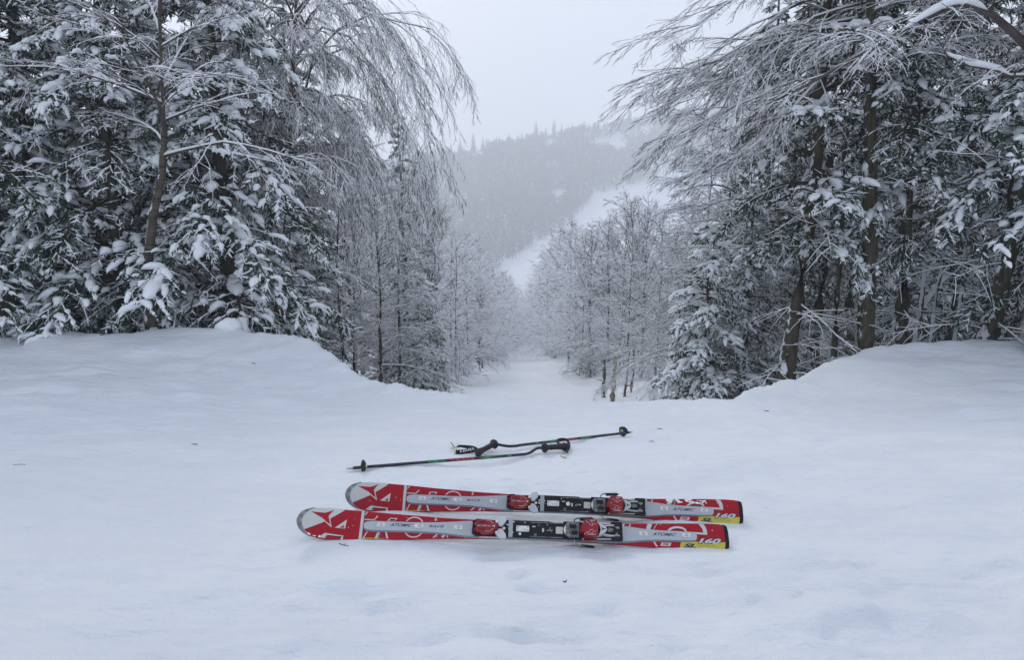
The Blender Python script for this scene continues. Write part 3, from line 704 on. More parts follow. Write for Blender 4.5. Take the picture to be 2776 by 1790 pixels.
# ------------------------------------------------------------------ birches down both sides of the run
rr = np.random.RandomState(77)
OUT_R = ([1420, 1440, 1480, 1560, 1640, 1700, 1760, 1830, 1900, 2000, 2100], [800, 760, 665, 630, 575, 610, 600, 490, 400, 250, 0])
OUT_L = ([1000, 1150, 1218, 1290, 1340, 1400, 1425], [300, 540, 590, 660, 730, 785, 800])
def fit_h(v, x, y, side, jit=18, lo=.3, hi=2.2):
    """scale that brings the crown up to the sky line of the wood at this place"""
    z = ground_z(x, y); px, _, d = proj(x, y, z); q = px - side * 1.1 / d * F
    o = OUT_R if side > 0 else OUT_L; top = np.interp(q, *o) + rr.normal(0, jit)
    e = PITCH + math.atan((top - 895) / F)
    return float(np.clip((EYE - z - y * math.tan(e)) / v['H'], lo, hi))
def row(side, ylist, grp, lab):
    for i, y in enumerate(ylist):
        xc = .05 + .0195 * y
        near = y < 75
        off = 3.9 - 1.2 * min(y / 150, 1) + rr.uniform(0, 1.6) + (1.2 if y < 40 else 0)
        x = xc + side * off
        v = [B_b, B_c, B_b, B_c, B_up][rr.randint(0, 5)] if near else [B_lod, B_lod2][rr.randint(0, 2)]
        rz = (pi if side > 0 else 0) + rr.uniform(-.5, .5)
        plant(v, 'birch_tree', x, y, rz, fit_h(v, x, y, side), lab(i, y), 'birch', group=grp, snow=near)
ordn = ['nearest', 'second', 'third', 'fourth', 'fifth', 'sixth', 'seventh', 'eighth', 'ninth', 'tenth', 'eleventh', 'twelfth']
yl = [26, 29.5, 33, 36.5, 40, 44, 48.5, 53, 58.5, 64, 70]
yf = [76, 82, 88, 94, 101, 108, 115, 122, 130, 138, 147, 156, 165, 175, 185, 196, 208]
row(-1, yl, 'frosted birches along the left side of the run', lambda i, y: '%s frosted birch of the row down the left side of the run' % ordn[i])
row(-1, yf, 'small hazy birches along the left side of the run', lambda i, y: 'small hazy birch far down the left side of the run')
row(1, [24, 27.5] + yl[2:], 'frosted birches along the right side of the run', lambda i, y: '%s frosted birch of the row down the right side of the run' % ordn[i])
row(1, yf, 'small hazy birches along the right side of the run', lambda i, y: 'small hazy birch far down the right side of the run')
# the wood behind the rows
for side, nm in ((-1, 'left'), (1, 'right')):
    for k in range(90):
        y = 24 + 230 * rr.rand() ** 1.5
        off = 6.5 + rr.rand() * (9 + y * .16)
        x = .0195 * y + side * off
        if side > 0 and y < 40 and off < 8: off += 3
        con = rr.rand() < (.3 if side < 0 else .2)
        v = (C_lod if rr.rand() < .6 else C_spire) if con else (([B_b, B_c, B_up][rr.randint(0, 3)]) if y < 60 else [B_lod, B_lod2][rr.randint(0, 2)])
        plant(v, 'spruce_tree' if con else 'birch_tree', x, y, (pi if side > 0 else 0) + rr.uniform(-.7, .7), min(rr.uniform(.85, 1.15) * (1 if y < 80 else 1.7), fit_h(v, x, y, side)),
              ('dark spruce' if con else 'frosted bare tree') + ' in the wood behind the birch row %s of the run' % nm,
              'conifer' if con else 'birch', group=('spruces' if con else 'bare trees') + ' in the wood %s of the run' % nm, snow=(y < 60 or con))
    for k in range(26):       # deep wood beside and behind the banks
        y = 16 + 22 * rr.rand(); off = 9 + rr.rand() * 16
        con = rr.rand() < .75
        v = C_lod if con else B_b
        plant(v, 'spruce_tree' if con else 'birch_tree', side * off, y, rr.uniform(0, 6.28), rr.uniform(.8, 1.1),
              ('dark spruce' if con else 'bare tree') + ' deep in the wood behind the %s bank' % nm, 'conifer' if con else 'birch',
              group=('spruces' if con else 'bare trees') + ' deep behind the %s bank' % nm)
# undergrowth at the feet of the rows
sides = {-1: 'left', 1: 'right'}
for side in (-1, 1):
    for k in range(34):
        y = 24 + 80 * rr.rand() ** 1.4; x = .05 + .0195 * y + side * (3.5 - min(y / 150, 1) + (.9 if y < 32 else 0) + rr.uniform(0, 2.2))
        if side > 0 and y < 30: x += 1.2
        con = rr.rand() < .3
        plant(C_lod if con else B_bush, 'spruce_sapling' if con else 'frosted_bush', x, y, rr.uniform(0, 6.28), rr.uniform(.16, .30) if con else rr.uniform(.7, 1.25),
              ('low snowy spruce sapling' if con else 'low frosted bush') + ' among the birches at the %s edge of the run' % sides[side], 'conifer' if con else 'bush',
              group=('spruce saplings' if con else 'frosted bushes') + ' along the %s edge of the run' % sides[side])
for k in range(34):
    y = 200 + 60 * rr.rand(); x = .0195 * y + rr.uniform(-16, 16)
    plant([B_lod, B_lod2][k % 2], 'birch_tree', x, y, rr.uniform(0, 6.28), (EYE + 74 * 0 - ground_z(x, y) - y * math.tan(R(6.9 + rr.uniform(0, 1)))) / 8.5, 'hazy bare tree closing the far end of the run', 'birch', group='hazy bare trees closing the far end of the run', snow=False)
# low shoots and snags by the run
def snag(px, y, H, r, lean, bark, label, name='tree_snag', cat='snag', seed=1):
    rnd = np.random.RandomState(seed)
    T = trunk_pts(H, lean, .012, rnd, 8); tr = r * (1 - np.linspace(0, 1, 9) * .35); a = Acc(); a.tubes(T[None], tr[None], 9)
    n = a.n; V = np.concatenate(a.V); top = len(V) - 9
    V[top:, 2] += rnd.uniform(-.12, .15, 9)
    x = at(px, y); e = empty(name, (x, y, ground_z(x, y)))
    me = mk_mesh(name, np.concatenate([V, [T[-1] - (0, 0, .1)]]), np.concatenate(a.Q), None, [M[bark]], True, T=[(top + i, top + (i + 1) % 9, len(V)) for i in range(9)])
    link('trunk', me, e)
    st = Acc(); q = rnd.uniform(.3, 1, 5)
    pp = np.stack([np.interp(q, np.linspace(0, 1, 9), T[:, k]) for k in range(3)], 1)
    az = rnd.uniform(0, 6.28, 5); D = grow(pp, np.stack([np.cos(az), np.sin(az), .3 + 0 * az], 1), rnd.uniform(.1, .3, 5), 2, .1, .05, rnd)
    st.tubes(D, taper(5, 2, r * .3, .006), 5); link('branch_stubs', st.build('branch_stubs', [M[bark]]), e)
    return tag(e, label, cat)
snag(1658, 22.5, 1.55, .12, (.07, 0), 'snag_wood', 'pale broken trunk standing alone at the right edge of the run', seed=3)
snag(1636, 25.5, 1.5, .09, (.0, 0), 'spruce_bark', 'dark trunk just left of the pale broken one right of the run', 'broken_tree', 'tree', 4)
snag(1690, 25.0, 1.7, .06, (.14, 0), 'orange_bark', 'thin leaning trunk just right of the pale broken one', 'broken_tree', 'tree', 5)
snag(1712, 26.0, 1.6, .06, (.0, 0), 'orange_bark', 'short upright reddish trunk second to the right of the pale broken one', 'broken_tree', 'tree', 6)
# snow mounds on stumps
def mound(px, y, r, h, label, seed):
    bm = bmesh.new(); bmesh.ops.create_icosphere(bm, subdivisions=4, radius=1)
    rnd = np.random.RandomState(seed); o1 = rnd.rand(2) * 50
    for v in bm.verts:
        n = 1 + .35 * float(fbm(np.array([v.co.x * 1.3 + o1[0]]), np.array([v.co.y * 1.3 + v.co.z + o1[1]]), seed, 3)[0])
        v.co = Vector((v.co.x * r * n, v.co.y * r * n, v.co.z * h * n + h * .35))
    for f in bm.faces: f.smooth = True
    me = bpy.data.meshes.new('snow_mound'); bm.to_mesh(me); bm.free(); me.materials.append(M['snow'])
    x = at(px, y); o = link('snow_mound', me); o.location = (x, y, ground_z(x, y)); tag(o, label, 'snow mound')
mound(620, 9.6, .16, .14, 'small round snow hump on the crest of the left bank below the big spruce', 2)
mound(1787, 17.5, .24, .55, 'round snow cushion left of the small pillow-laden fir', 3)
mound(405, 9.9, .15, .30, 'snow heap against a stem on the crest of the left bank', 4)


# ------------------------------------------------------------------ far hill wood
run_poly = [(1300, 790), (1340, 735), (1470, 650), (1545, 608), (1620, 522), (1800, 480), (2300, 420), (2600, 800), (1500, 860)]
clear = [(1600, 372, 20, 6), (1712, 384, 9, 4), (1200, 508, 22, 10), (1370, 610, 5, 14)]
def inpoly(x, y, poly):
    ins = np.zeros(x.shape, bool); n = len(poly)
    for i in range(n):
        x0, y0 = poly[i]; x1, y1 = poly[(i + 1) % n]
        c = ((y0 > y) != (y1 > y)) & (x < (x1 - x0) * (y - y0) / (y1 - y0 + 1e-9) + x0); ins ^= c
    return ins
fr = np.random.RandomState(99)
n = 21000
fx = fr.uniform(-190, 330, n); fy = 440 + 470 * fr.rand(n); fz = hillz(fx, fy)
def pr(x, y, z):
    c, s = math.cos(PITCH), math.sin(PITCH); zz = EYE - z; d = y * c + zz * s; return 1388 + x / d * F, 895 + (zz * c - y * s) / d * F
ppx, ppy = pr(fx, fy, fz + 1)
keep = ~inpoly(ppx, ppy, run_poly) & (ppx > 1000) & (ppx < 2100)
for (a, b, c, d) in clear: keep &= (((ppx - a) / c) ** 2 + ((ppy - b) / d) ** 2) > 1
keep &= (fbm(fx * .02, fy * .02, 7, 3) > -.38)
fx, fy, fz = fx[keep], fy[keep], fz[keep]; n = len(fx)
hgt = fr.uniform(7, 12, n); con = fr.rand(n) < .10
acc = Acc()
b = ~con; K = 8     # bare trees: a stem and upward-fanning branches each
X0 = np.stack([fx[b], fy[b], fz[b]], 1); m = b.sum()
st = np.stack([X0, X0 + np.stack([0 * fx[b], 0 * fx[b], hgt[b]], 1)], 1)
acc.tubes(st, np.tile([[.22, .05]], (m, 1)), 3, mi=(0,))
for k in range(K):
    az = fr.uniform(0, 6.28, m); h1 = hgt[b] * fr.uniform(.2, .7, m); L = hgt[b] * fr.uniform(.25, .5, m); e = fr.uniform(.3, 1.2, m)
    p0 = X0 + np.stack([0 * az, 0 * az, h1], 1); p1 = p0 + np.stack([np.cos(az) * np.cos(e) * L, np.sin(az) * np.cos(e) * L, np.sin(e) * L], 1)
    acc.tubes(np.stack([p0, p1], 1), np.tile([[.14, .50]], (m, 1)), 3, top=.8, mi=(0, 0, 0))
X0 = np.stack([fx[con], fy[con], fz[con]], 1); m = con.sum(); hh = hgt[con] * 1.15
for k in range(6):
    a0 = k / 6.0; z0 = hh * (.05 + .92 * a0); w = (1 - a0) * hh * .17 + .15
    p0 = X0 + np.stack([0 * hh, 0 * hh, z0], 1); p1 = p0 + np.stack([0 * hh, 0 * hh, hh * .22], 1)
    acc.tubes(np.stack([p0, p1], 1), np.stack([w, w * .15], 1), 6, mi=(2, 2, 2, 3, 2, 2))
fm = acc.build('far_wood', [M['twig'], M['rime'], M['needle'], M['needle_frost']], smooth=False)
fo = link('far_wood', fm); tag(fo, 'grey leafless wood covering the hazy hillside across the valley', 'woods', kind='stuff')
# spruces one can tell apart on the far hill
def cone_spruce(seed):
    rnd = np.random.RandomState(seed); H = 13.0; a = Acc(); a.tubes(np.array([[(0, 0, -1.), (0, 0, H * .9)]]), np.array([[.22, .04]]), 6)
    tk = a.build('far_spruce_trunk', [M['spruce_bark']]); c = Acc()
    for k in range(13):
        z0 = H * (.04 + .90 * k / 13); w = (1 - k / 13) ** .85 * 2.1 * rnd.uniform(.8, 1.15) + .12
        m = 9; az = np.arange(m) * 6.283 / m + rnd.uniform(0, 6); L = w * rnd.uniform(.7, 1.2, m)
        p0 = np.tile([[0, 0, z0 + w * .35]], (m, 1)); p1 = p0 + np.stack([np.cos(az) * L, np.sin(az) * L, -.42 * L], 1)
        c.tubes(np.stack([p0, (p0 + p1) / 2 + (0, 0, .08), p1], 1), np.stack([.1 + 0 * L, .30 * L + .1, .05 + 0 * L], 1), 4, top=.5, mi=(1, 0, 0, 0) if k % 2 else (0, 0, 0, 0))
    return dict(trunk=tk, crown=c.build('far_spruce_crown', [M['needle'], M['needle_frost']], smooth=False), snow_load=None, H=H)
cs = [cone_spruce(60 + i) for i in range(2)]
def far_at(px, py):
    ys_ = np.linspace(436, 850, 500); k0 = None
    d = ys_ / math.cos(PITCH); xx = (px - 1388) / F * (ys_ * math.cos(PITCH) + (EYE - 0) * math.sin(PITCH))
    zz = hillz(xx, ys_); qx, qy = pr(xx, ys_, zz); i = int(np.argmin(np.abs(qy - py))); return xx[i], ys_[i], zz[i]
spikes = [(1250, 358, 1.1), (1285, 350, 1.2), (1310, 345, .9), (1225, 360, .8), (1380, 340, 1.0), (1355, 350, .8), (1415, 338, .9), (1452, 335, 1.3), (1478, 335, 1.0), (1500, 335, 1.3),
          (1520, 333, .9), (1700, 315, 1.6), (1790, 300, 1.1), (1812, 300, 1.5), (1798, 300, 1.0), (1855, 290, 1.1), (1870, 288, 1.2), (1680, 318, .9), (1885, 285, 1.1), (1245, 362, .7), (1330, 350, .7),
          (1540, 480, 1.7), (1400, 585, 1.5), (1402, 590, 1.5), (1345, 535, 1.6), (1432, 590, 1.7), (1380, 600, 1.2), (1360, 480, 1.7), (1245, 500, 1.3), (1350, 560, 1.2), (1448, 400, .9), (1700, 330, 1.2),
          (1230, 590, 1.1), (1290, 560, 1.1), (1200, 450, 1.0), (1660, 470, 1.1), (1590, 490, .9), (1320, 420, 1.0), (1260, 440, .9), (1520, 400, .9)]
for i, (px, py, s) in enumerate(spikes):
    x, y, z = far_at(px, py)
    rdg = py < 365
    plant(cs[i % 2], 'spruce_tree', x, y, fr.uniform(0, 6), s * (1.2 + .2 * fr.rand()) * (y / 700), 'hazy spruce standing up along the ridge of the far hill' if rdg else 'hazy spruce rising from the grey wood on the face of the far hill',
          'conifer', group='spruces along the ridge of the far hill' if rdg else 'spruces on the face of the far hill', z=z, snow=False)

#SKIS
# ------------------------------------------------------------------ skis
M['ski_red'] = mat('ski_red_lacquer', (.40, .004, .016), .42, spec=.3, noise=(22, (.33, .004, .014), 5, .25), bump=(240, .08, .001))
M['ski_white'] = mat('ski_white_lacquer', (.60, .60, .58), .35, coat=.2, noise=(14, (.54, .54, .53), 5, .2))
M['ski_side'] = mat('ski_sidewall', (.42, .03, .05), .45)
M['steel'] = mat('steel_edge', (.42, .42, .44), .35, metal=.9)
M['ski_base'] = mat('ski_base', (.02, .02, .022), .4)
M['outline_black'] = mat('print_dark', (.035, .012, .03), .4)
M['star_red'] = mat('print_red', (.40, .004, .016), .42, spec=.3)
M['yellow'] = mat('print_yellow', (.60, .52, .045), .4, noise=(60, (.52, .46, .06), 3, .2))
M['plate'] = mat('plate_grey', (.47, .49, .53), .38, noise=(30, (.43, .45, .49), 4, .2))
M['plate_edge'] = mat('plate_edge_carbon', (.20, .23, .28), .45, noise=(400, (.30, .33, .38), 1, .1))
M['silver'] = mat('brushed_silver', (.88, .87, .83), .35, metal=.25, noise=(90, (.5, .5, .5), 2, .3))
M['ink'] = mat('print_ink', (.02, .02, .06), .4)
M['bind_red'] = mat('binding_red', (.30, .004, .010), .25, coat=.25, spec=.35, noise=(40, (.22, .004, .01), 3, .2))
M['bind_black'] = mat('binding_black', (.008, .008, .011), .4, spec=.3)
M['bind_grey'] = mat('binding_dark_grey', (.06, .06, .065), .4, noise=(120, (.25, .25, .26), 3, .12))
M['bind_white'] = mat('binding_white', (.58, .59, .60), .35)
M['cream'] = mat('pale_metal', (.60, .57, .48), .45, noise=(70, (.5, .48, .42), 3, .2))
M['clear_tip'] = mat('tip_guard_grey', (.30, .31, .33), .25, noise=(60, (.16, .17, .19), 2, .12))
M['afd'] = mat('slider_pad', (.36, .41, .42), .45)

WU = np.array([0, .004, .012, .025, .045, .075, .11, .16, .23, .35, .55, .75, .9, 1.1, 1.3, 1.45, 1.54, 1.575, 1.593, 1.600])
WV = np.array([.004, .018, .031, .042, .051, .0565, .0590, .0585, .0555, .0480, .0385, .0335, .0330, .0362, .0440, .0500, .0520, .0500, .0440, .0380])
def hw(u): return float(np.interp(u, WU, WV))
def zc(u):
    z = .062 * max(0, (.20 - u) / .20) ** 2.1 + .010 * max(0, (u - 1.52) / .08) ** 2
    return z + .006 * math.sin(math.pi * min(max((u - .15) / 1.4, 0), 1))
def SP(u, v, h): return Vector((u, v, zc(u) + h))

def body_mesh():
    us = np.unique(np.concatenate([WU, np.linspace(0, 1.6, 90)]))
    V = []; Q = []; mi = []
    for u in us:
        w = hw(u)
        for (vv, h) in ((-w, -.0125), (-w, -.0100), (-w * .995 + .001, -.0012), (-w + .0035, 0), (w - .0035, 0), (w * .995 - .001, -.0012), (w, -.0100), (w, -.0125)):
            V.append(SP(u, vv, h))
    k = 8; mm = [1, 2, 3, 0, 3, 2, 1, 4]    # side materials: edge, sidewall, bevel, top
    for i in range(len(us) - 1):
        for j in range(k):
            a = i * k + j; b = i * k + (j + 1) % k
            Q.append((a, a + k, b + k, b)); mi.append(mm[j])
    Q.append((0, 1, 6, 7)); mi.append(2); n = len(us) - 1
    Q.append((n * k, n * k + 7, n * k + 6, n * k + 1)); mi.append(2)
    return mk_mesh('ski_body', [tuple(v) for v in V], Q, mi, [M['ski_red'], M['steel'], M['ski_side'], M['ski_red'], M['ski_base']], smooth=False)

def clip(poly, ax, lim, keep_less):
    out = []
    for i in range(len(poly)):
        a, b = poly[i], poly[(i + 1) % len(poly)]
        ia = (a[ax] <= lim) if keep_less else (a[ax] >= lim); ib = (b[ax] <= lim) if keep_less else (b[ax] >= lim)
        if ia: out.append(a)
        if ia != ib:
            t = (lim - a[ax]) / (b[ax] - a[ax]); out.append((a[0] + (b[0] - a[0]) * t, a[1] + (b[1] - a[1]) * t))
    return out
def clip_line(poly, u0, v0, u1, v1, below):
    out = []
    def s(p): 
        vl = v0 + (v1 - v0) * (p[0] - u0) / (u1 - u0); return (vl - p[1]) if below else (p[1] - vl)
    for i in range(len(poly)):
        a, b = poly[i], poly[(i + 1) % len(poly)]; sa, sb = s(a), s(b)
        if sa >= 0: out.append(a)
        if (sa >= 0) != (sb >= 0):
            t = sa / (sa - sb); out.append((a[0] + (b[0] - a[0]) * t, a[1] + (b[1] - a[1]) * t))
    return out
def decal(name, tris, h, m, parent, ins=.0032):
    """flat print on the top sheet, cut to the outline of the ski"""
    bm = bmesh.new(); du = .02
    for t in tris:
        u0, u1 = min(p[0] for p in t), max(p[0] for p in t)
        k0 = int(math.floor(u0 / du)); k1 = int(math.ceil(u1 / du))
        for k in range(k0, max(k1, k0 + 1)):
            p = clip(list(t), 0, k * du, False)
            if len(p) < 3: continue
            p = clip(p, 0, (k + 1) * du, True)
            if len(p) < 3: continue
            if (k + 1) * du > .004 or k * du < 1.6:
                a, b = max(k * du, 0), min((k + 1) * du, 1.6)
                if b <= a: continue
                p = clip_line(p, a, hw(a) - ins, b, hw(b) - ins, True)
                if len(p) < 3: continue
                p = clip_line(p, a, -hw(a) + ins, b, -hw(b) + ins, False)
            q = []
            for x in p:
                if not q or (abs(x[0] - q[-1][0]) + abs(x[1] - q[-1][1])) > 1e-6: q.append(x)
            if len(q) < 3: continue
            try: bm.faces.new([bm.verts.new(SP(x[0], x[1], h)) for x in q])
            except Exception: pass
    me = bpy.data.meshes.new(name); bmesh.ops.recalc_face_normals(bm, faces=bm.faces)
    for f in bm.faces:
        if f.normal.z < 0: f.normal_flip()
    bm.to_mesh(me); bm.free(); me.materials.append(m)
    return link(name, me, parent)
def tess(poly):
    idx = geometry.tessellate_polygon([[Vector((a, b, 0)) for a, b in poly]])
    return [[poly[i] for i in t] for t in idx]
def text_tris(s, size, bold=0.0, shear=0.0, sx=1.0, spacing_=1.0):
    cu = bpy.data.curves.new('lettering', 'FONT'); cu.body = s; cu.size = size; cu.offset = bold; cu.shear = shear; cu.space_character = spacing_
    cu.resolution_u = 3; cu.align_x = 'CENTER'; cu.align_y = 'CENTER'
    o = bpy.data.objects.new('lettering', cu)
    me = o.to_mesh(); me.calc_loop_triangles()
    v = [(p.co.x * sx, p.co.y) for p in me.vertices]
    ys_ = [b for a, b in v]; xs_ = [a for a, b in v]; cy_ = (max(ys_) + min(ys_)) / 2; cx_ = (max(xs_) + min(xs_)) / 2
    tr = [[(v[i][0] - cx_, v[i][1] - cy_) for i in t.vertices] for t in me.loop_triangles]
    o.to_mesh_clear(); bpy.data.objects.remove(o)
    return tr, max(xs_) - min(xs_), max(ys_) - min(ys_)
def fit_text(s, u0, u1, v, height, bold=.02, shear=.35, flip=False):
    tr, w, h = text_tris(s, 1.0, bold + .010, shear)
    fx, fy = (u1 - u0) / w, height / h; c = (u0 + u1) / 2
    if flip: fx, fy = -fx, -fy
    return [[(c + a * fx, v + b * fy) for a, b in t] for t in tr]
def prism(name, outline, h0, h1, m, parent, bev=.0012, inset=0.0, base=0.0, m2=None):
    bm = bmesh.new(); cx = sum(a for a, b in outline) / len(outline); cyy = sum(b for a, b in outline) / len(outline)
    lo = [bm.verts.new(SP(a, b, h0) if True else None) for a, b in outline]
    hi = [bm.verts.new(SP(a + (cx - a) * inset, b + (cyy - b) * inset, h1)) for a, b in outline]
    bm.faces.new(lo[::-1]); ft = bm.faces.new(hi); n = len(lo)
    for i in range(n): bm.faces.new((lo[i], lo[(i + 1) % n], hi[(i + 1) % n], hi[i]))
    bmesh.ops.recalc_face_normals(bm, faces=bm.faces)
    if bev > 0:
        ed = [e for e in bm.edges if all(v in hi for v in e.verts)] + [e for e in bm.edges if (e.verts[0] in hi) != (e.verts[1] in hi)]
        bmesh.ops.bevel(bm, geom=ed, offset=bev, segments=2, profile=.6, affect='EDGES', clamp_overlap=True)
    me = bpy.data.meshes.new(name); bm.to_mesh(me); bm.free(); me.materials.append(m)
    for p in me.polygons: p.use_smooth = False
    return link(name, me, parent)
def rect(u0, u1, v0, v1, r=0.0, n=4):
    if r <= 0: return [(u0, v0), (u1, v0), (u1, v1), (u0, v1)]
    o = []
    for (cx, cyy, a0) in ((u1 - r, v0 + r, -90), (u1 - r, v1 - r, 0), (u0 + r, v1 - r, 90), (u0 + r, v0 + r, 180)):
        for k in range(n + 1):
            a = R(a0 + 90 * k / n); o.append((cx + r * math.cos(a), cyy + r * math.sin(a)))
    return o
def wire(name, pts, r, m, parent, sides=8):
    a = Acc(); P_ = np.array([[tuple(SP(*p)) for p in pts]]); a.tubes(P_, np.full((1, len(pts)), r), sides)
    return link(name, a.build(name, [m]), parent)
def band(pts, w):
    """strip polygon of width w along pts"""
    L_, R_ = [], []
    if w > .0025: w *= 1.35
    for i, p in enumerate(pts):
        a = pts[max(i - 1, 0)]; b = pts[min(i + 1, len(pts) - 1)]
        dx, dy = b[0] - a[0], b[1] - a[1]; l = math.hypot(dx, dy); nx, ny = -dy / l * w / 2, dx / l * w / 2
        L_.append((p[0] + nx, p[1] + ny)); R_.append((p[0] - nx, p[1] - ny))
    out = []
    for i in range(len(pts) - 1): out += [[L_[i], R_[i], R_[i + 1]], [L_[i], R_[i + 1], L_[i + 1]]]
    return out
def arc(cx, cyy, rx, ry, a0, a1, n=16): return [(cx + rx * math.cos(R(a0 + (a1 - a0) * k / n)), cyy + ry * math.sin(R(a0 + (a1 - a0) * k / n))) for k in range(n + 1)]

def build_ski(i, label):
    near = i == 0
    p0, X, Y, N = ski_frame(i)
    root = empty('ski'); root.matrix_world = Matrix(((X.x, Y.x, N.x, p0.x), (X.y, Y.y, N.y, p0.y), (X.z, Y.z, N.z, p0.z), (0, 0, 0, 1)))
    tag(root, label, 'ski', 'pair of skis lying on the snow')
    body = link('ski_body', body_mesh(), root)
    # (zoom coords -> ski) tip artwork
    def z(x, y): return ((800 + x * .12557 - 816) / 721.0, (1420 + (x * .12557) * .0340 - (1360 + y * .12557)) / 721.0 / .965)
    white = [z(*p) for p in ((100, 380), (130, 260), (330, 110), (600, 100), (1030, 200), (1015, 225), (755, 400), (812, 585), (655, 470), (290, 665), (150, 560))]
    decal('tip_artwork', tess(white), .0005, M['ski_white'], root, ins=.001)
    st = [z(*p) for p in ((358, 290), (630, 290), (700, 265), (815, 218), (745, 300), (715, 355), (775, 520), (700, 480), (600, 400))]
    decal('star_emblem', tess(st), .0009, M['star_red'], root)
    tri = [z(*p) for p in ((875, 582), (1105, 405), (1090, 595))]; decal('letter', tess(tri), .0005, M['ski_white'], root)
    tri = [z(*p) for p in ((975, 578), (1062, 515), (1060, 582))]; decal('letter', tess(tri), .0008, M['star_red'], root)
    bar = [z(*p) for p in ((690, 700), (1075, 738), (1078, 900), (500, 860), (600, 780))]; decal('letter', tess(bar), .0005, M['ski_white'], root)
    bar = [z(*p) for p in ((760, 738), (1045, 755), (1035, 800), (700, 780))]; decal('letter', tess(bar), .0008, M['outline_black'], root)
    bar = [z(*p) for p in ((770, 762), (1030, 778), (1000, 900), (650, 850))]; decal('letter', tess(bar), .0011, M['star_red'], root)
    decal('stripe', tess([(.2235, -.08), (.2345, -.08), (.2325, .08), (.2215, .08)]), .0006, M['ski_white'], root, ins=.001)
    decal('stripe', tess([(.2345, -.08), (.2362, -.08), (.2342, .08), (.2325, .08)]), .0006, M['outline_black'], root)
    # tip guard
    us = [k / 24 for k in range(25)]; pts = []
    A1 = []; 
    ang = [(-1 + 2 * k / 22) for k in range(23)]
    outer = []; 
    for a_ in ang:     # follow the tip outline from lower to upper edge
        s_ = abs(a_) ** 1.5 * .052; outer.append((s_, (1 if a_ > 0 else -1) * hw(s_) if abs(a_) > .01 else 0))
    outer[11] = (0, 0)
    inner = [(u * 1.0 + .016 * (1 - abs(a_) ** 2), v * .93) for (u, v), a_ in zip(outer, ang)]
    tr = []
    for k in range(22): tr += [[outer[k], inner[k], inner[k + 1]], [outer[k], inner[k + 1], outer[k + 1]]]
    decal('tip_guard', tr, .0014, M['clear_tip'], root, ins=0)
    wire('tip_rim', [(u - .0008, v * 1.01, -.004) for u, v in outer], .0022, M['steel'], root, 6)
    # big outlined letters running under the plate
    def strokes(t, h, m):
        t = sorted(t, key=lambda q: min(p[0] for p in q)); cur = []; hi = -9
        for q in t:
            if cur and min(p[0] for p in q) > hi + .001: decal('letter_stroke', cur, h, m, root); cur = []
            cur.append(q); hi = max(hi, max(p[0] for p in q)) if len(cur) > 1 else max(p[0] for p in q)
        if cur: decal('letter_stroke', cur, h, m, root)
    def W(t, h=.0005): strokes(t, h, M['ski_white'])
    def K(t, h=.0008): strokes(t, h, M['outline_black'])
    o = .0045
    tr = []
    tr += band([(.236, .022), (.272, .022), (.285, .036)], .003) + band([(.236, .040), (.246, .055)], .003)
    tr += tess([(.322, .020), (.352, .020), (.360, .031), (.332, .031)]) + tess([(.290, -.024), (.302, -.024), (.292, -.058), (.279, -.058)])
    tr += band([(.252, -.022), (.236, -.055)], .003) + band([(.322, -.022), (.328, -.040), (.336, -.058)], .0045)
    tr += band(arc(.425, .012, .032, .024, 160, 10), .0032) + band(arc(.425, -.012, .032, .026, 200, 340), .0032)
    tr += band([(.505, .045), (.503, .025)], .004) + band([(.492, -.045), (.520, -.020)], .0035) + band([(.525, -.05), (.545, -.020)], .006) + band([(.556, -.045), (.550, -.020)], .003)
    for u in (.612, .700, .775, .86, .96, 1.05, 1.13): tr += band([(u, -.045), (u + .012, -.026)], .007) + band([(u + .024, -.045), (u + .030, -.026)], .003)
    tr += band([(1.196, .0), (1.216, .05)], .0095) + band([(1.229, .0), (1.240, .05)], .0035) + band([(1.297, .0), (1.318, .055)], .012)
    tr += band([(1.146, -.05), (1.170, -.02)], .009) + band([(1.176, -.05), (1.190, -.02)], .0035) + band([(1.318, -.015), (1.33, -.036), (1.345, -.058)], .0045)
    tr += band([(1.324, .020)] + [(1.338, .040), (1.352, .047)], .002)
    tr += band([(1.38, .018), (1.392, .027), (1.405, .0315), (1.420, .0325), (1.436, .030), (1.446, .023), (1.450, .014), (1.520, .0115), (1.5215, .0115)], .0055)
    tr += band([(1.519, .0085), (1.520, .020), (1.517, .034), (1.508, .047), (1.50, .056)], .0110)
    W(tr)
    tr = band([(1.398, .019), (1.412, .026), (1.428, .026), (1.440, .020)], .002) + band([(1.45, .0095), (1.520, .007)], .0016)
    tr += band([(1.208, .0), (1.228, .05)], .003) + band([(1.311, .0), (1.332, .055)], .003) + band([(.332, .0245), (.352, .0245)], .005) + band([(.236, .018), (.270, .018)], .0026) + band([(.300, -.024), (.288, -.058)], .0018)
    K(tr)
    # small printed labels
    decal('label_patch', tess([(.243, -.046), (.300, -.046), (.296, -.0545), (.238, -.0545)]), .0012, M['yellow'], root)
    decal('lettering', fit_text('DENSOLITE CORE', .247, .289, -.0500, .0038, .01, .3), .0016, M['ink'], root)
    decal('label_patch', tess([(.3015, -.0462), (.339, -.0462), (.344, -.0545), (.2975, -.0545)]), .0012, M['ski_white'], root)
    decal('lettering', fit_text('TITANIUM', .304, .333, -.0500, .0038, .01, .3), .0016, M['ink'], root)
    decal('yellow_field', tess([(1.426, -.0195), (1.60, -.0195), (1.60, -.06), (1.414, -.06)]), .0007, M['yellow'], root)
    decal('logo_frame', tess([(1.352, -.0265), (1.389, -.0265), (1.383, -.0395), (1.346, -.0395)]), .0011, M['ski_white'], root)
    decal('logo', fit_text('FIS', 1.353, 1.381, -.033, .0085, .02, .5), .0014, M['star_red'], root)
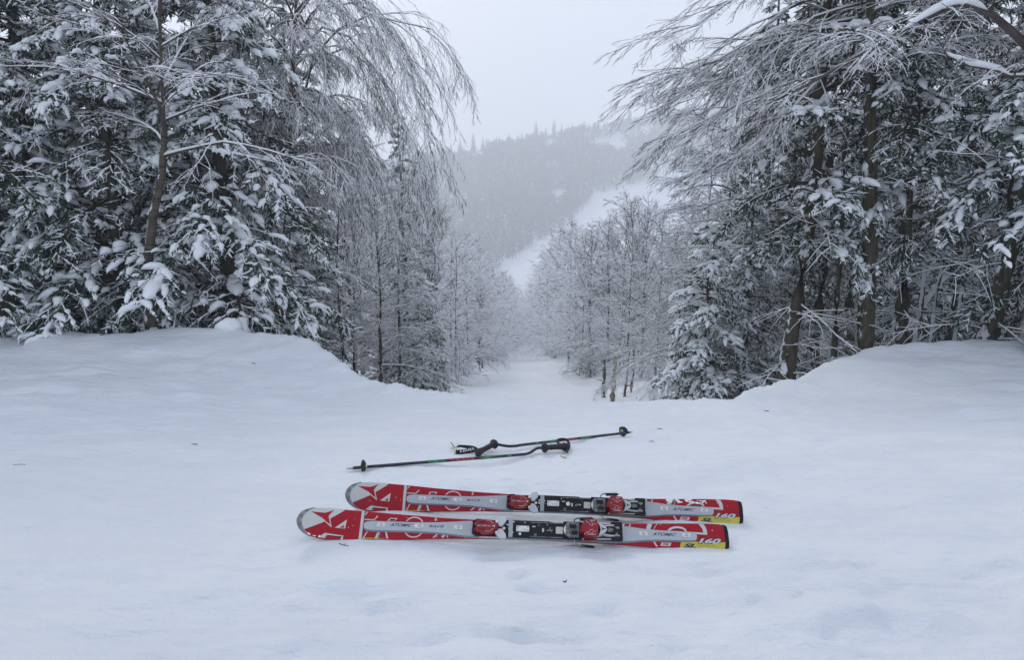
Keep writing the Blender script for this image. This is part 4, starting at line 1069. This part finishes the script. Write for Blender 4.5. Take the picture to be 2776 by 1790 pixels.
    decal('lettering', fit_text('SL', 1.432, 1.481, -.0345, .0150, .035, .4), .0012, M['ink'], root)
    decal('lettering', fit_text('160', 1.487, 1.578, -.0155, .0240, .085, .32), .0012, M['ink'], root)
    decal('lettering', fit_text('160', 1.4905, 1.5745, -.0153, .0190, .03, .32), .0016, M['ski_white'], root)
    decal('lettering', fit_text('BETA LIGHTWEIGHT DESIGN', 1.487, 1.553, -.0335, .0036, .01, .2), .0012, mat('faint_ink', (.30, .26, .03), .5) if 'faint' not in M else M['faint'], root)
    # worn snow film on the rear ski's tail
    prism('tail_cap', [(1.586, -.047), (1.6005, -.0405), (1.6035, -.02), (1.6035, .02), (1.6005, .0405), (1.586, .047), (1.590, .02), (1.590, -.02)], -.0135, .0022, M['bind_black'], root, .001)
    # plate
    uu = [.2375, .240, .247, .258, .275, .33, .42, .50, .56, .62, .68, .80, .95, 1.10, 1.17, 1.23, 1.29, 1.35, 1.42, 1.465, 1.477, 1.483, 1.485]
    ww = [.006, .0110, .0150, .0172, .0182, .0180, .0175, .0195, .0235, .0285, .0310, .0312, .0308, .0318, .0318, .0285, .0215, .0185, .0180, .0172, .0150, .0110, .006]
    V = []; Q = []; mi = []
    for a, w in zip(uu, ww):
        for v_, h in ((-w - .0045, .0002), (-w + .0005, .0085), (w - .0025, .0085), (w, .0002)): V.append(tuple(SP(a, v_, h)))
    for k in range(len(uu) - 1):
        for j in range(3): a = k * 4 + j; Q.append((a, a + 4, a + 5, a + 1)); mi.append([1, 0, 1][j])
    Q += [(0, 1, 2, 3), (len(V) - 1, len(V) - 2, len(V) - 3, len(V) - 4)]; mi += [0, 0]
    pl = link('riser_plate', mk_mesh('riser_plate', V, Q, mi, [M['plate'], M['plate_edge']], False), root)
    H = .0087
    decal('lettering', fit_text('ATOMIC', .334, .420, .0035, .0115, .012, .55), H, M['ink'], pl)
    decal('lettering', fit_text('RACE', .480, .540, .0030, .0090, .008, .45), H, M['ink'], pl)
    decal('lettering', fit_text('SL', .5435, .562, .0030, .0090, .012, .45), H, M['yellow'], pl)
    decal('lettering', fit_text('ATOMIC', 1.316, 1.408, .0018, .0118, .012, .55), H, M['ink'], pl)
    for c in (.301, .445, .590, 1.283, 1.445):
        sp = prism('screw_plate', rect(c - .0165, c + .0165, -.0080 + .002, .0080 + .002, .0055), .0080, .0108, M['silver'], root, .0008)
        prism('screw', arc(c + .002, .0020, .0052, .0052, 0, 337, 14), .0105, .0117, M['bind_grey'], sp, .0004)
        prism('screw_head', arc(c + .002, .0020, .0035, .0035, 0, 330, 11), .0112, .0121, M['silver'], sp, .0003)
    # ---- binding
    tr_ = prism('binding_track', [(.760, -.012), (.772, -.031), (1.20, -.031), (1.205, -.022), (1.205, .022), (1.20, .031), (.95, .029), (.93, .033), (.772, .033), (.760, .014)], .008, .018, M['bind_black'], root, .002)
    prism('track_rib', rect(.86, 1.0, .0245, .0275), .018, .0205, M['bind_grey'], tr_, .0005)
    prism('track_rib', rect(.86, .99, -.0285, -.0255), .018, .0205, M['bind_grey'], tr_, .0005)
    prism('metal_insert', rect(.808, .856, -.009, .0125, .002), .018, .0205, M['silver'], tr_, .0006)
    for a in (.813, .850):
        for b in (-.005, .0085): prism('rivet', arc(a, b, .0017, .0017, 0, 300, 6), .0205, .0212, M['bind_grey'], tr_, 0)
    prism('round_boss', arc(.892 if not near else .822, .002 if not near else -.018, .0085 if not near else .005, .0085 if not near else .005, 0, 337, 15), .018, .0225, M['silver'], tr_, .0006)
    prism('window', rect(.868, .880, .009, .013), .018, .0190, M['cream'], tr_, 0)
    prism('window', rect(.9045, .9115, -.008, .006), .018, .0195, M['cream'], tr_, .0004)
    decal('lettering', fit_text('ATOMIC', .921, .945, -.001 if near else .001, .0042, .01, .5), .0184, M['bind_white'], tr_)
    prism('release_tab', rect(.9555, .9865, -.013, .012, .002), .018, .0225, M['cream'], tr_, .0008)
    prism('adjuster', arc(.880, -.020, .006, .006, 0, 337, 15), .018, .0205, M['bind_grey'], tr_, .0005)
    # toe piece
    u0 = .647
    tb = prism('toe_base', [(u0 - .004, -.020), (u0 + .01, -.030), (u0 + .11, -.031), (u0 + .125, -.02), (u0 + .125, .02), (u0 + .11, .030), (u0 + .01, .030), (u0 - .002, .018)], .008, .020, M['bind_black'], root, .002)
    wire('toe_rod', [(u0 + .025, -.0335, .018), (u0 + .095, -.0335, .018)], .0024, M['silver'], tb)
    out = [(0, .014), (.010, .0265), (.036, .0285), (.072, .0270), (.090, .013), (.096, .010), (.097, -.010), (.090, -.013), (.076, -.0265), (.043, -.0285), (.011, -.0255), (0, -.014), (.010, -.002)]
    th = prism('toe_piece', [(u0 + a, b) for a, b in out], .018, .052, M['bind_red'], root, .005, inset=.16)
    pH = .0523; c_ = lambda a: u0 + a
    def top_decal(name, tris, h, m, par): return decal(name, tris, h, m, par)
    k_ = .84; mu = u0 + .05
    def sc_(t): return [[(mu + (a - mu) * k_, b * k_) for a, b in q] for q in t]
    top_decal('trim_line', sc_(band([(c_(.05), .0235), (c_(.066), .0235), (c_(.076), .013), (c_(.081), .013)], .0014)), pH, M['bind_white'], th)
    top_decal('trim_line', sc_(band([(c_(.045), -.0235), (c_(.066), -.0235), (c_(.076), -.013), (c_(.081), -.013)], .0014)), pH, M['bind_white'], th)
    top_decal('grip_slot', sc_(tess([(c_(.020), .017), (c_(.045), .019), (c_(.045), .0155), (c_(.022), .0135)])), pH, M['bind_black'], th)
    top_decal('grip_slot', sc_(tess([(c_(.020), -.017), (c_(.045), -.019), (c_(.045), -.0155), (c_(.022), -.0135)])), pH, M['bind_black'], th)
    top_decal('scale_window', sc_(tess([(c_(.008), .004), (c_(.030), .0045), (c_(.030), -.0045), (c_(.008), -.004)])), pH, M['bind_grey'], th)
    top_decal('lettering', sc_(fit_text('NEOX', c_(.033), c_(.054), 0, .0052, .02, .3)), pH, M['bind_white'], th)
    top_decal('lettering', sc_(fit_text('412', c_(.056), c_(.068), 0, .0052, .0, .2)), pH, M['cream'], th)
    stt = [(c_(.074), .001), (c_(.083), .002), (c_(.089), .0065), (c_(.0865), 0), (c_(.089), -.0065), (c_(.083), -.002), (c_(.074), -.001)]
    top_decal('star_emblem', sc_(tess(stt)), pH, M['bind_white'], th)
    for s_ in (1, -1):
        w_ = prism('toe_wing', [(u0 + .094, s_ * .004), (u0 + .084 if s_ < 0 else u0 + .090, s_ * .024), (u0 + .094, s_ * .036), (u0 + .106, s_ * .0425), (u0 + .120, s_ * .0415), (u0 + .1255, s_ * .034), (u0 + .122, s_ * .022), (u0 + .108, s_ * .004)],
                   .020, .038, M['bind_white'], th, .003, inset=.05)
        prism('pivot', arc(u0 + .088, s_ * .020, .0055, .0055, 0, 337, 15), .02, .042, M['silver'], th, .0008)
        prism('side_lug', [(u0 - .004, s_ * .020), (u0 + .014, s_ * .030), (u0 + .030, s_ * .030), (u0 + .02, s_ * .02)], .016, .034, M['bind_black'], th, .001)
    prism('screw', arc(.762, 0, .0058, .0058, 0, 337, 15), .018, .0235, M['silver'], root, .0008)
    prism('slider_pad', rect(.7795, .7950, -.0310, .0330, .002), .016, .0245, M['afd'], root, .001)
    # heel piece
    u1 = 1.042
    prism('heel_base', rect(u1 - .06, u1 + .10, -.033, .033, .006), .0182, .024, M['bind_black'], root, .002)
    hb = prism('heel_cradle', [(u1 - .052, -.020), (u1 - .040, -.028), (u1 + .0, -.027), (u1 + .0, .027), (u1 - .040, .029), (u1 - .052, .020)], .022, .038, M['bind_grey'], root, .004)
    prism('cradle_ridge', rect(u1 - .035, u1 - .012, .004, .018, .003), .038, .046, M['bind_black'], hb, .002)
    prism('cradle_ridge', rect(u1 - .030, u1 - .008, -.019, -.006, .003), .038, .045, M['bind_black'], hb, .002)
    prism('heel_tongue', arc(u1 - .048, 0, .010, .017, 0, 337, 15), .024, .036, M['silver'], hb, .003)
    hp = prism('heel_piece', [(u1, .010), (u1 + .008, .018), (u1 + .014, .0345), (u1 + .030, .036), (u1 + .066, .033), (u1 + .070, 0), (u1 + .066, -.034), (u1 + .014, -.035), (u1 + .009, -.018), (u1, -.012)], .022, .078, M['bind_red'], root, .006, inset=.10)
    q = lambda t: [[(u1 + .035 + (a - u1 - .035) * .88, b * .88) for a, b in g] for g in t]
    for s_ in (1, -1):
        decal('trim_line', q(band([(u1 + .018, s_ * .022), (u1 + .030, s_ * .020), (u1 + .034, s_ * .010), (u1 + .048, s_ * .008)], .0014)), .0783, M['bind_white'], hp)
        decal('trim_line', q(band([(u1 + .040, s_ * .024), (u1 + .048, s_ * .016), (u1 + .060, s_ * .015)], .0012)), .0783, M['bind_white'], hp)
    decal('lettering', q(fit_text('ATOMIC', u1 + .022, u1 + .058, -.0285, .0050, .02, .3)), .0783, M['bind_white'], hp)
    decal('lettering', q(fit_text('NEOX', u1 + .034, u1 + .058, .0290, .0045, .02, .3)), .0783, M['bind_white'], hp)
    br = prism('heel_bracket', [(u1 + .066, .022), (u1 + .080, .020), (u1 + .094, .011), (u1 + .099, .004), (u1 + .099, -.004), (u1 + .094, -.011), (u1 + .080, -.020), (u1 + .066, -.024), (u1 + .072, -.012), (u1 + .075, 0), (u1 + .072, .010)], .024, .062, M['bind_white'], root, .003, inset=.05)
    decal('star_emblem', [[(a - .002, b) for a, b in t] for t in tess([(u1 + .097, .0012), (u1 + .088, .0018), (u1 + .081, .008), (u1 + .0835, 0), (u1 + .081, -.008), (u1 + .088, -.0018), (u1 + .097, -.0012)])], .0624, M['bind_black'], br)
    hl = prism('heel_lever', [(u1 + .072, .013)] + arc(u1 + .120, 0, .020, .014, 80, -80, 10) + [(u1 + .072, -.013)], .024, .052, M['bind_black'], root, .004, inset=.06)
    prism('lever_dimple', arc(u1 + .112, 0, .011, .008, 0, 337, 15), .052, .0535, M['bind_grey'], hl, .0008)
    for s_ in (1, -1):
        wire('side_rail', [(u1 + .010, s_ * .031, .030), (u1 + .135, s_ * .027, .028)], .0032, M['cream'], root)
        prism('end_clamp', rect(u1 + .118, u1 + .160, s_ * .0265 - .0075, s_ * .0265 + .0075, .003), .018, .038, M['bind_black'], root, .003)
        prism('bracket_arm', [(u1 + .085, s_ * .018), (u1 + .128, s_ * .022), (u1 + .128, s_ * .017), (u1 + .09, s_ * .013)], .026, .046, M['bind_white'], root, .001)
        # brakes
        v = s_ * .036
        b_ = wire('brake_arm', [(u1 - .015, s_ * .028, .020), (u1 - .018, v + s_ * .004, .020), (u1 - .008, v + s_ * .012, .014), (u1 + .008, v + s_ * .016, .008), (u1 + .034, v + s_ * .017, .004)], .0021, M['steel'] if s_ < 0 else M['bind_black'], root)
        prism('brake_paddle', [(u1 + .004, v + s_ * .014 - .004), (u1 + .010, v + s_ * .014 - .0065), (u1 + .052, v + s_ * .016 - .0055), (u1 + .060, v + s_ * .016), (u1 + .050, v + s_ * .016 + .0045), (u1 + .008, v + s_ * .014 + .0045)], -.002, .008, M['bind_black'], b_, .002)
    prism('end_plate', rect(u1 + .128, u1 + .150, -.021, .021, .003), .018, .030, M['cream'], root, .002)
    prism('end_slot', rect(u1 + .142, u1 + .154, -.010, .010, .002), .020, .034, M['bind_black'], root, .001)
    # wind-blown crumbs of snow sticking to the ski
    rnd = np.random.RandomState(50 + i); bm = bmesh.new()
    for _ in range(70):
        u = rnd.uniform(.02, 1.58) if rnd.rand() < .7 else rnd.uniform(.68, 1.2); v = rnd.uniform(-1, 1) * hw(u) * .9; hh = .0005
        if .25 < u < 1.48 and abs(v) < .017: hh = .0087
        if .76 < u < 1.2: hh = .0185 if abs(v) < .028 else .003
        if .645 < u < .74 and abs(v) < .022: hh = .0525
        if 1.05 < u < 1.10 and abs(v) < .028: hh = .0785
        r_ = rnd.uniform(.0005, .0017); mtx = Matrix.Translation(SP(u, v, hh)) @ Matrix.Diagonal((r_ * rnd.uniform(.8, 1.8), r_, r_ * .6, 1))
        bmesh.ops.create_icosphere(bm, subdivisions=1, radius=1, matrix=mtx)
    for (a, b, c, d_, n_) in (((1.30, 1.47, .030, .045, 34) if not near else (.03, .09, -.055, -.047, 8)), (.76, .80, -.02, .03, 8)):
        for _ in range(n_):
            u = rnd.uniform(a, b); v = rnd.uniform(c, d_); r_ = rnd.uniform(.0015, .0045)
            v = max(min(v, hw(u) - .004), -hw(u) + .004)
            mtx = Matrix.Translation(SP(u, v, .0003 if not (.76 < u < 1.2) else .0183)) @ Matrix.Diagonal((r_ * 2, r_, .0008, 1))
            bmesh.ops.create_icosphere(bm, subdivisions=1, radius=1, matrix=mtx)
    me = bpy.data.meshes.new('snow_crumbs'); bm.to_mesh(me); bm.free(); me.materials.append(M['snow'])
    so_ = link('snow_crumbs', me, root); so_['kind'] = 'stuff'
    return root
M['faint'] = mat('faint_ink', (.30, .26, .03), .5)
build_ski(0, 'red and white ski in front, nearer the camera than its twin')
build_ski(1, 'red and white ski behind its twin, between it and the ski poles')

# ------------------------------------------------------------------ ski poles
M['shaft'] = mat('shaft_navy', (.009, .009, .020), .35, spec=.4, noise=(40, (.05, .045, .07), 4, .18))
M['rubber'] = mat('rubber_black', (.012, .012, .014), .6, bump=(150, .3, .002))
M['green'] = mat('print_green', (.015, .62, .13), .35)
M['print_orange'] = mat('print_red_orange', (.80, .05, .04), .4)
M['glow_tag'] = mat('pale_yellow_plastic', (.62, .62, .36), .45)
M['webbing'] = mat('webbing', (.014, .014, .018), .85, bump=(400, .3, .001))
M['tip_metal'] = mat('tip_metal', (.45, .45, .47), .35, metal=.8)
def catmull(pts, n=8):
    pts = [Vector(p) for p in pts]; out = []
    for i in range(len(pts) - 1):
        a = pts[max(i - 1, 0)]; b = pts[i]; c = pts[i + 1]; d = pts[min(i + 2, len(pts) - 1)]
        for k in range(n):
            t = k / n
            out.append(.5 * ((2 * b) + (c - a) * t + (2 * a - 5 * b + 4 * c - d) * t * t + (3 * b - a - 3 * c + d) * t ** 3))
    return out + [pts[-1]]
def tube(name, pts, radii, m, parent, sides=12):
    a = Acc(); Pn = np.array([[tuple(p) for p in pts]]); rr_ = np.array([radii if hasattr(radii, '__len__') else [radii] * len(pts)])
    a.tubes(Pn, rr_, sides); return link(name, a.build(name, [m]), parent)
def on_shaft(name, pts, rad, s0, s1, tris, m, parent, angle=0.0, facing=None):
    """wrap flat print (u along, v around) on the shaft between arc lengths"""
    L_ = [0]
    for a, b in zip(pts, pts[1:]): L_.append(L_[-1] + (b - a).length)
    def fr(u):
        s = u; i = min(max(np.searchsorted(L_, s) - 1, 0), len(pts) - 2); t = (s - L_[i]) / (L_[i + 1] - L_[i]); p = pts[i].lerp(pts[i + 1], t); tn = (pts[i + 1] - pts[i]).normalized(); return p, tn
    bm = bmesh.new()
    for t in tris:
        vs = []
        for u, v in t:
            p, tn = fr(u); n0 = (facing - tn * facing.dot(tn)).normalized(); s = n0.cross(tn)
            th = v / rad; vs.append(bm.verts.new(p + (n0 * math.cos(th) + s * math.sin(th)) * (rad + .0004)))
        try: bm.faces.new(vs)
        except Exception: pass
    me = bpy.data.meshes.new(name); bm.to_mesh(me); bm.free(); me.materials.append(m); return link(name, me, parent)
def ribbon(name, pts, w, th, m, parent, nrm_=Vector((0, 0, 1)), twist=None):
    V, Q = [], []; n = len(pts)
    for i, p in enumerate(pts):
        tn = (pts[min(i + 1, n - 1)] - pts[max(i - 1, 0)]).normalized()
        nn = nrm_ if twist is None else (nrm_ * (1 - twist[i]) + Vector((0, -.9, .45)) * twist[i])
        s = tn.cross(nn).normalized() * (w[i] if hasattr(w, '__len__') else w) / 2; u = s.cross(tn).normalized() * th / 2
        V += [tuple(p + s + u), tuple(p - s + u), tuple(p - s - u), tuple(p + s - u)]
    for i in range(n - 1):
        for j in range(4): a = i * 4 + j; b = i * 4 + (j + 1) % 4; Q.append((a, b, b + 4, a + 4))
    Q += [(0, 1, 2, 3), (n * 4 - 1, n * 4 - 2, n * 4 - 3, n * 4 - 4)]
    return link(name, mk_mesh(name, V, Q, None, [m], True), parent)
def revolve(name, c, ax, prof, m, parent, n=20, sx=1.0, rag=0.0, seed=0):
    ax = ax.normalized(); a = ax.cross(Vector((0, 0, 1))).normalized(); b = a.cross(ax)
    V, Q = [], []; rnd = random.Random(seed); rg = [1 + rnd.uniform(-rag, rag) for _ in range(n)]
    for s, r in prof:
        for k in range(n):
            t = 2 * math.pi * k / n; V.append(tuple(c + ax * s + (a * math.cos(t) * sx + b * math.sin(t)) * r * rg[k]))
    for i in range(len(prof) - 1):
        for k in range(n): Q.append((i * n + k, i * n + (k + 1) % n, (i + 1) * n + (k + 1) % n, (i + 1) * n + k))
    return link(name, mk_mesh(name, V, Q, None, [m], True), parent)
def ski_pole(kind, pix, lift, label):
    """pix: photo columns/rows of tip, basket, shaft end, bend, grip flange, grip end"""
    W_ = [on_ground(px, py) for px, py in pix]
    W_ = [w + Vector((0, 0, l)) for w, l in zip(W_, lift)]
    tip, bas, mid, bend, bend2, fl, head = W_
    lift_ = max(ground_z(*tip.lerp(mid, k / 20).xy) + .0085 - tip.lerp(mid, k / 20).z for k in range(21))
    for w in W_: w.z += max(lift_, 0)
    o0 = tip.copy(); o0.z = ground_z(tip.x, tip.y)
    root = empty('ski_pole', o0)
    def loc(p): return p - o0
    tag(root, label, 'ski pole', 'pair of ski poles lying on the snow')
    cam_dir = (Vector((0, 0, EYE)) - mid).normalized()
    ctl = [tip.lerp(mid, .03), tip.lerp(mid, .55), mid, bend, bend2, fl]
    pts = [loc(p) for p in catmull(ctl, 8)]
    sh = tube('shaft', pts, .0084, M['shaft'], root, 16)
    d = (mid - tip).normalized()
    tube('tip', [loc(tip - d * .004), loc(tip + d * .02), loc(tip + d * .032)], [.0035, .0065, .0092], M['tip_metal'], root)
    # basket
    revolve('basket', loc(bas), (d + Vector((.0, -.35 if kind == 0 else -.55, .1))).normalized(), [(-.007, .010), (-.004, .030), (0, .034), (.005, .031), (.013, .016), (.016, .010)], M['rubber'], root, 14, 1.0, .10, kind)
    revolve('basket_ring', loc(bas), d, [(-.012, .0088), (-.012, .0135), (-.006, .0145), (.018, .0125), (.019, .0088)], M['glow_tag'], root, 14)
    # grip
    g = (head - fl).normalized(); gl = (head - fl).length
    revolve('grip', loc(fl), g, [(-.012, .009), (-.006, .020), (.000, .0275), (.008, .029), (.016, .024), (.024, .0150), (.035, .0150), (.050, .0170), (.065, .0155), (gl * .78, .0165), (gl * .9, .0185), (gl, .0205), (gl + .012, .0195), (gl + .020, .012), (gl + .023, .001)], M['rubber'], root, 20)
    revolve('grip_head', loc(head + g * .004), (g + Vector((0, -.6, -.7)) * 1.0), [(-.022, .001), (-.018, .014), (-.006, .022), (.008, .024), (.022, .021), (.032, .012), (.035, .001)], M['rubber'], root, 16, .8)
    L_ = sum((b - a).length for a, b in zip(pts, pts[1:]))
    def run(f0, f1): return f0 * L_, f1 * L_
    cd = cam_dir
    sgn = 1
    if kind == 0:   # reads upside down from the tip side, as in the photo
        on_shaft('lettering', pts, .0084, 0, 0, fit_text('OLYMPIC', *run(.345, .425), 0, .0085, .015, .0, flip=True), M['green'], sh, facing=cd)
        on_shaft('lettering', pts, .0084, 0, 0, fit_text('KERMA', *run(.448, .572), 0, .0110, .02, .0, flip=True), M['print_orange'], sh, facing=cd)
        a, b = run(.59, .715); on_shaft('green_wedge', pts, .0084, 0, 0, sum([[[(a + (b - a) * k / 10, -.0065 * k / 10), (a + (b - a) * (k + 1) / 10, -.0065 * (k + 1) / 10), (a + (b - a) * (k + 1) / 10, .0075 * (k + 1) / 10)], [(a + (b - a) * k / 10, -.0065 * k / 10), (a + (b - a) * (k + 1) / 10, .0075 * (k + 1) / 10), (a + (b - a) * k / 10, .0075 * k / 10)]] for k in range(10)], []), M['green'], sh, facing=cd)
        on_shaft('lettering', pts, .0084, 0, 0, fit_text('RK', *run(.735, .758), 0, .0085, .02, .0, flip=True), M['green'], sh, facing=cd)
    else:
        on_shaft('lettering', pts, .0084, 0, 0, fit_text('OLYMPIC', *run(.330, .405), 0, .0085, .015, .0, flip=True), M['green'], sh, facing=cd)
        on_shaft('lettering', pts, .0084, 0, 0, fit_text('KERMA', *run(.43, .56), .001, .0110, .02, .0, flip=True), M['print_orange'], sh, facing=cd)
        a, b = run(.575, .70); on_shaft('green_wedge', pts, .0084, 0, 0, sum([[[(a + (b - a) * k / 10, -.0075 * k / 10), (a + (b - a) * (k + 1) / 10, -.0075 * (k + 1) / 10), (a + (b - a) * (k + 1) / 10, .0065 * (k + 1) / 10)], [(a + (b - a) * k / 10, -.0075 * k / 10), (a + (b - a) * (k + 1) / 10, .0065 * (k + 1) / 10), (a + (b - a) * k / 10, .0065 * k / 10)]] for k in range(10)], []), M['green'], sh, facing=cd)
        on_shaft('lettering', pts, .0084, 0, 0, fit_text('RK', *run(.72, .74), 0, .0085, .02, .0, flip=True), M['green'], sh, facing=cd)
    return root, o0
r0_, o0_ = ski_pole(0, [(941, 1281), (985, 1277), (1395, 1245), (1432, 1240), (1455, 1230), (1474, 1231), (1528, 1227)], (.010, .016, .012, .012, .020, .026, .026),
                    'dark ski pole nearer the skis with its basket at the left end')
def S0(px, py, l=.0): return on_ground(px, py) + Vector((0, 0, l)) - o0_
lp = catmull([S0(1528, 1226, .035), S0(1514, 1218, .035), S0(1512, 1209, .035), S0(1525, 1206, .035), S0(1538, 1210, .035), S0(1543, 1223, .03), S0(1536, 1236, .02)], 6)
st_ = ribbon('strap', lp, .015, .003, M['webbing'], r0_, Vector((0, -1, .3)))
lp = catmull([S0(1524, 1226, .03), S0(1531, 1219, .03), S0(1540, 1220, .03), S0(1541, 1230, .02)], 6)
ribbon('strap', lp, .013, .003, M['webbing'], r0_, Vector((.3, -1, .1)))
tube('pull_tag', [S0(1521, 1238, .006), S0(1530, 1243, .006), S0(1536, 1243, .006)], [.006, .007, .005], M['glow_tag'], r0_, 8)
r1_, o1_ = ski_pole(1, [(1713, 1183), (1689, 1184), (1425, 1218), (1398, 1222), (1372, 1223), (1341, 1224), (1300, 1238)], (.012, .020, .012, .012, .014, .030, .012),
                    'dark ski pole farther from the skis with its basket at the right end')
def S1(px, py, l=.0): return on_ground(px, py) + Vector((0, 0, l)) - o1_
lp = catmull([S1(1298, 1234, .02), S1(1285, 1225, .02), S1(1265, 1221, .02), S1(1248, 1219, .02), S1(1237, 1220, .015)], 6)
ribbon('strap', lp, [.024 + 0 * k for k in range(len(lp))][:8] + [.024 - (k) * .0010 for k in range(len(lp) - 8)], .003, M['webbing'], r1_, Vector((.1, -.8, .5)))
lp = catmull([S1(1235, 1231, .008), S1(1250, 1231, .010), S1(1270, 1229, .012), S1(1290, 1228, .02)], 6)
sb = ribbon('strap', lp, .028, .003, M['webbing'], r1_, Vector((0, -.85, .5)))
tris = fit_text('KERMA', 0, 1, 0, 1, .01, .15)
bm = bmesh.new(); A_, B_ = S1(1247, 1230.5, .013), S1(1286, 1227, .022); ux = (B_ - A_); nn = Vector((0, -.85, .5)).normalized(); vy = nn.cross(ux.normalized())
for t in tris:
    try: bm.faces.new([bm.verts.new(A_ + ux * u + vy * (v * .017) + nn * .0035) for u, v in t])
    except Exception: pass
me = bpy.data.meshes.new('lettering'); bm.to_mesh(me); bm.free(); me.materials.append(M['bind_white']); link('lettering', me, sb)
tube('pull_tag', [S1(1222, 1221, .010), S1(1230, 1222, .016), S1(1238, 1220, .014), S1(1236, 1228, .010), S1(1233, 1233, .006)], [.004, .006, .005, .0045, .004], M['glow_tag'], r1_, 8)
tube('strap_end', [S1(1223, 1209, .02), S1(1227, 1215, .02), S1(1231, 1220, .018)], .0028, M['webbing'], r1_, 6)
tube('strap_loop', [S1(1236, 1219, .016), S1(1241, 1214, .024), S1(1246, 1216, .022)], .0024, M['bind_white'], r1_, 6)

# ------------------------------------------------------------------ bits of twig on the snow
def bit(pix, r, label, br=True):
    r *= .6
    W_ = [on_ground(*p) + Vector((0, 0, r * .8)) for p in pix]; o0 = W_[0]
    a = Acc(); a.tubes(np.array([[tuple(p - o0) for p in catmull(W_, 3)]]), np.full((1, 3 * (len(W_) - 1) + 1), r), 6)
    if br and len(W_) > 2: a.tubes(np.array([[tuple(W_[1] - o0), tuple(W_[1] - o0 + Vector((.008, .008, .004)))]]), np.array([[r * .8, r * .4]]), 5)
    o = link('fallen_twig', a.build('fallen_twig', [M['dead']])); o.location = o0; tag(o, label, 'twig', 'bits of twig on the snow')
bit([(919, 1475), (932, 1480), (945, 1482)], .0022, 'short fallen twig on the snow in front of the tip of the nearer ski')
bit([(520, 1205), (528, 1206), (536, 1207)], .0035, 'small fallen twig alone on the snow field left of the poles')
bit([(1408, 1209), (1414, 1206), (1422, 1206)], .0022, 'tiny fallen twig just beyond the shafts of the ski poles')
bit([(1781, 1163), (1788, 1164), (1795, 1164)], .004, 'small dark bit of bark on the snow beyond the basket of the farther pole')
bit([(1759, 1198), (1766, 1198), (1773, 1198)], .003, 'tiny twig on the snow right of the tip of the farther pole')
bit([(36, 1262), (52, 1261), (68, 1261)], .0028, 'thin fallen twig flush with the snow at the left edge')
bit([(682, 986), (687, 986), (692, 987)], .008, 'small dark fleck on the face of the left bank')
bit([(2072, 1115), (2078, 1116), (2084, 1115)], .005, 'small fleck on the snow below the right bank')
bit([(1527, 1578), (1531, 1580), (1535, 1578)], .003, 'tan crumb of bark in the trampled snow in front of the skis')
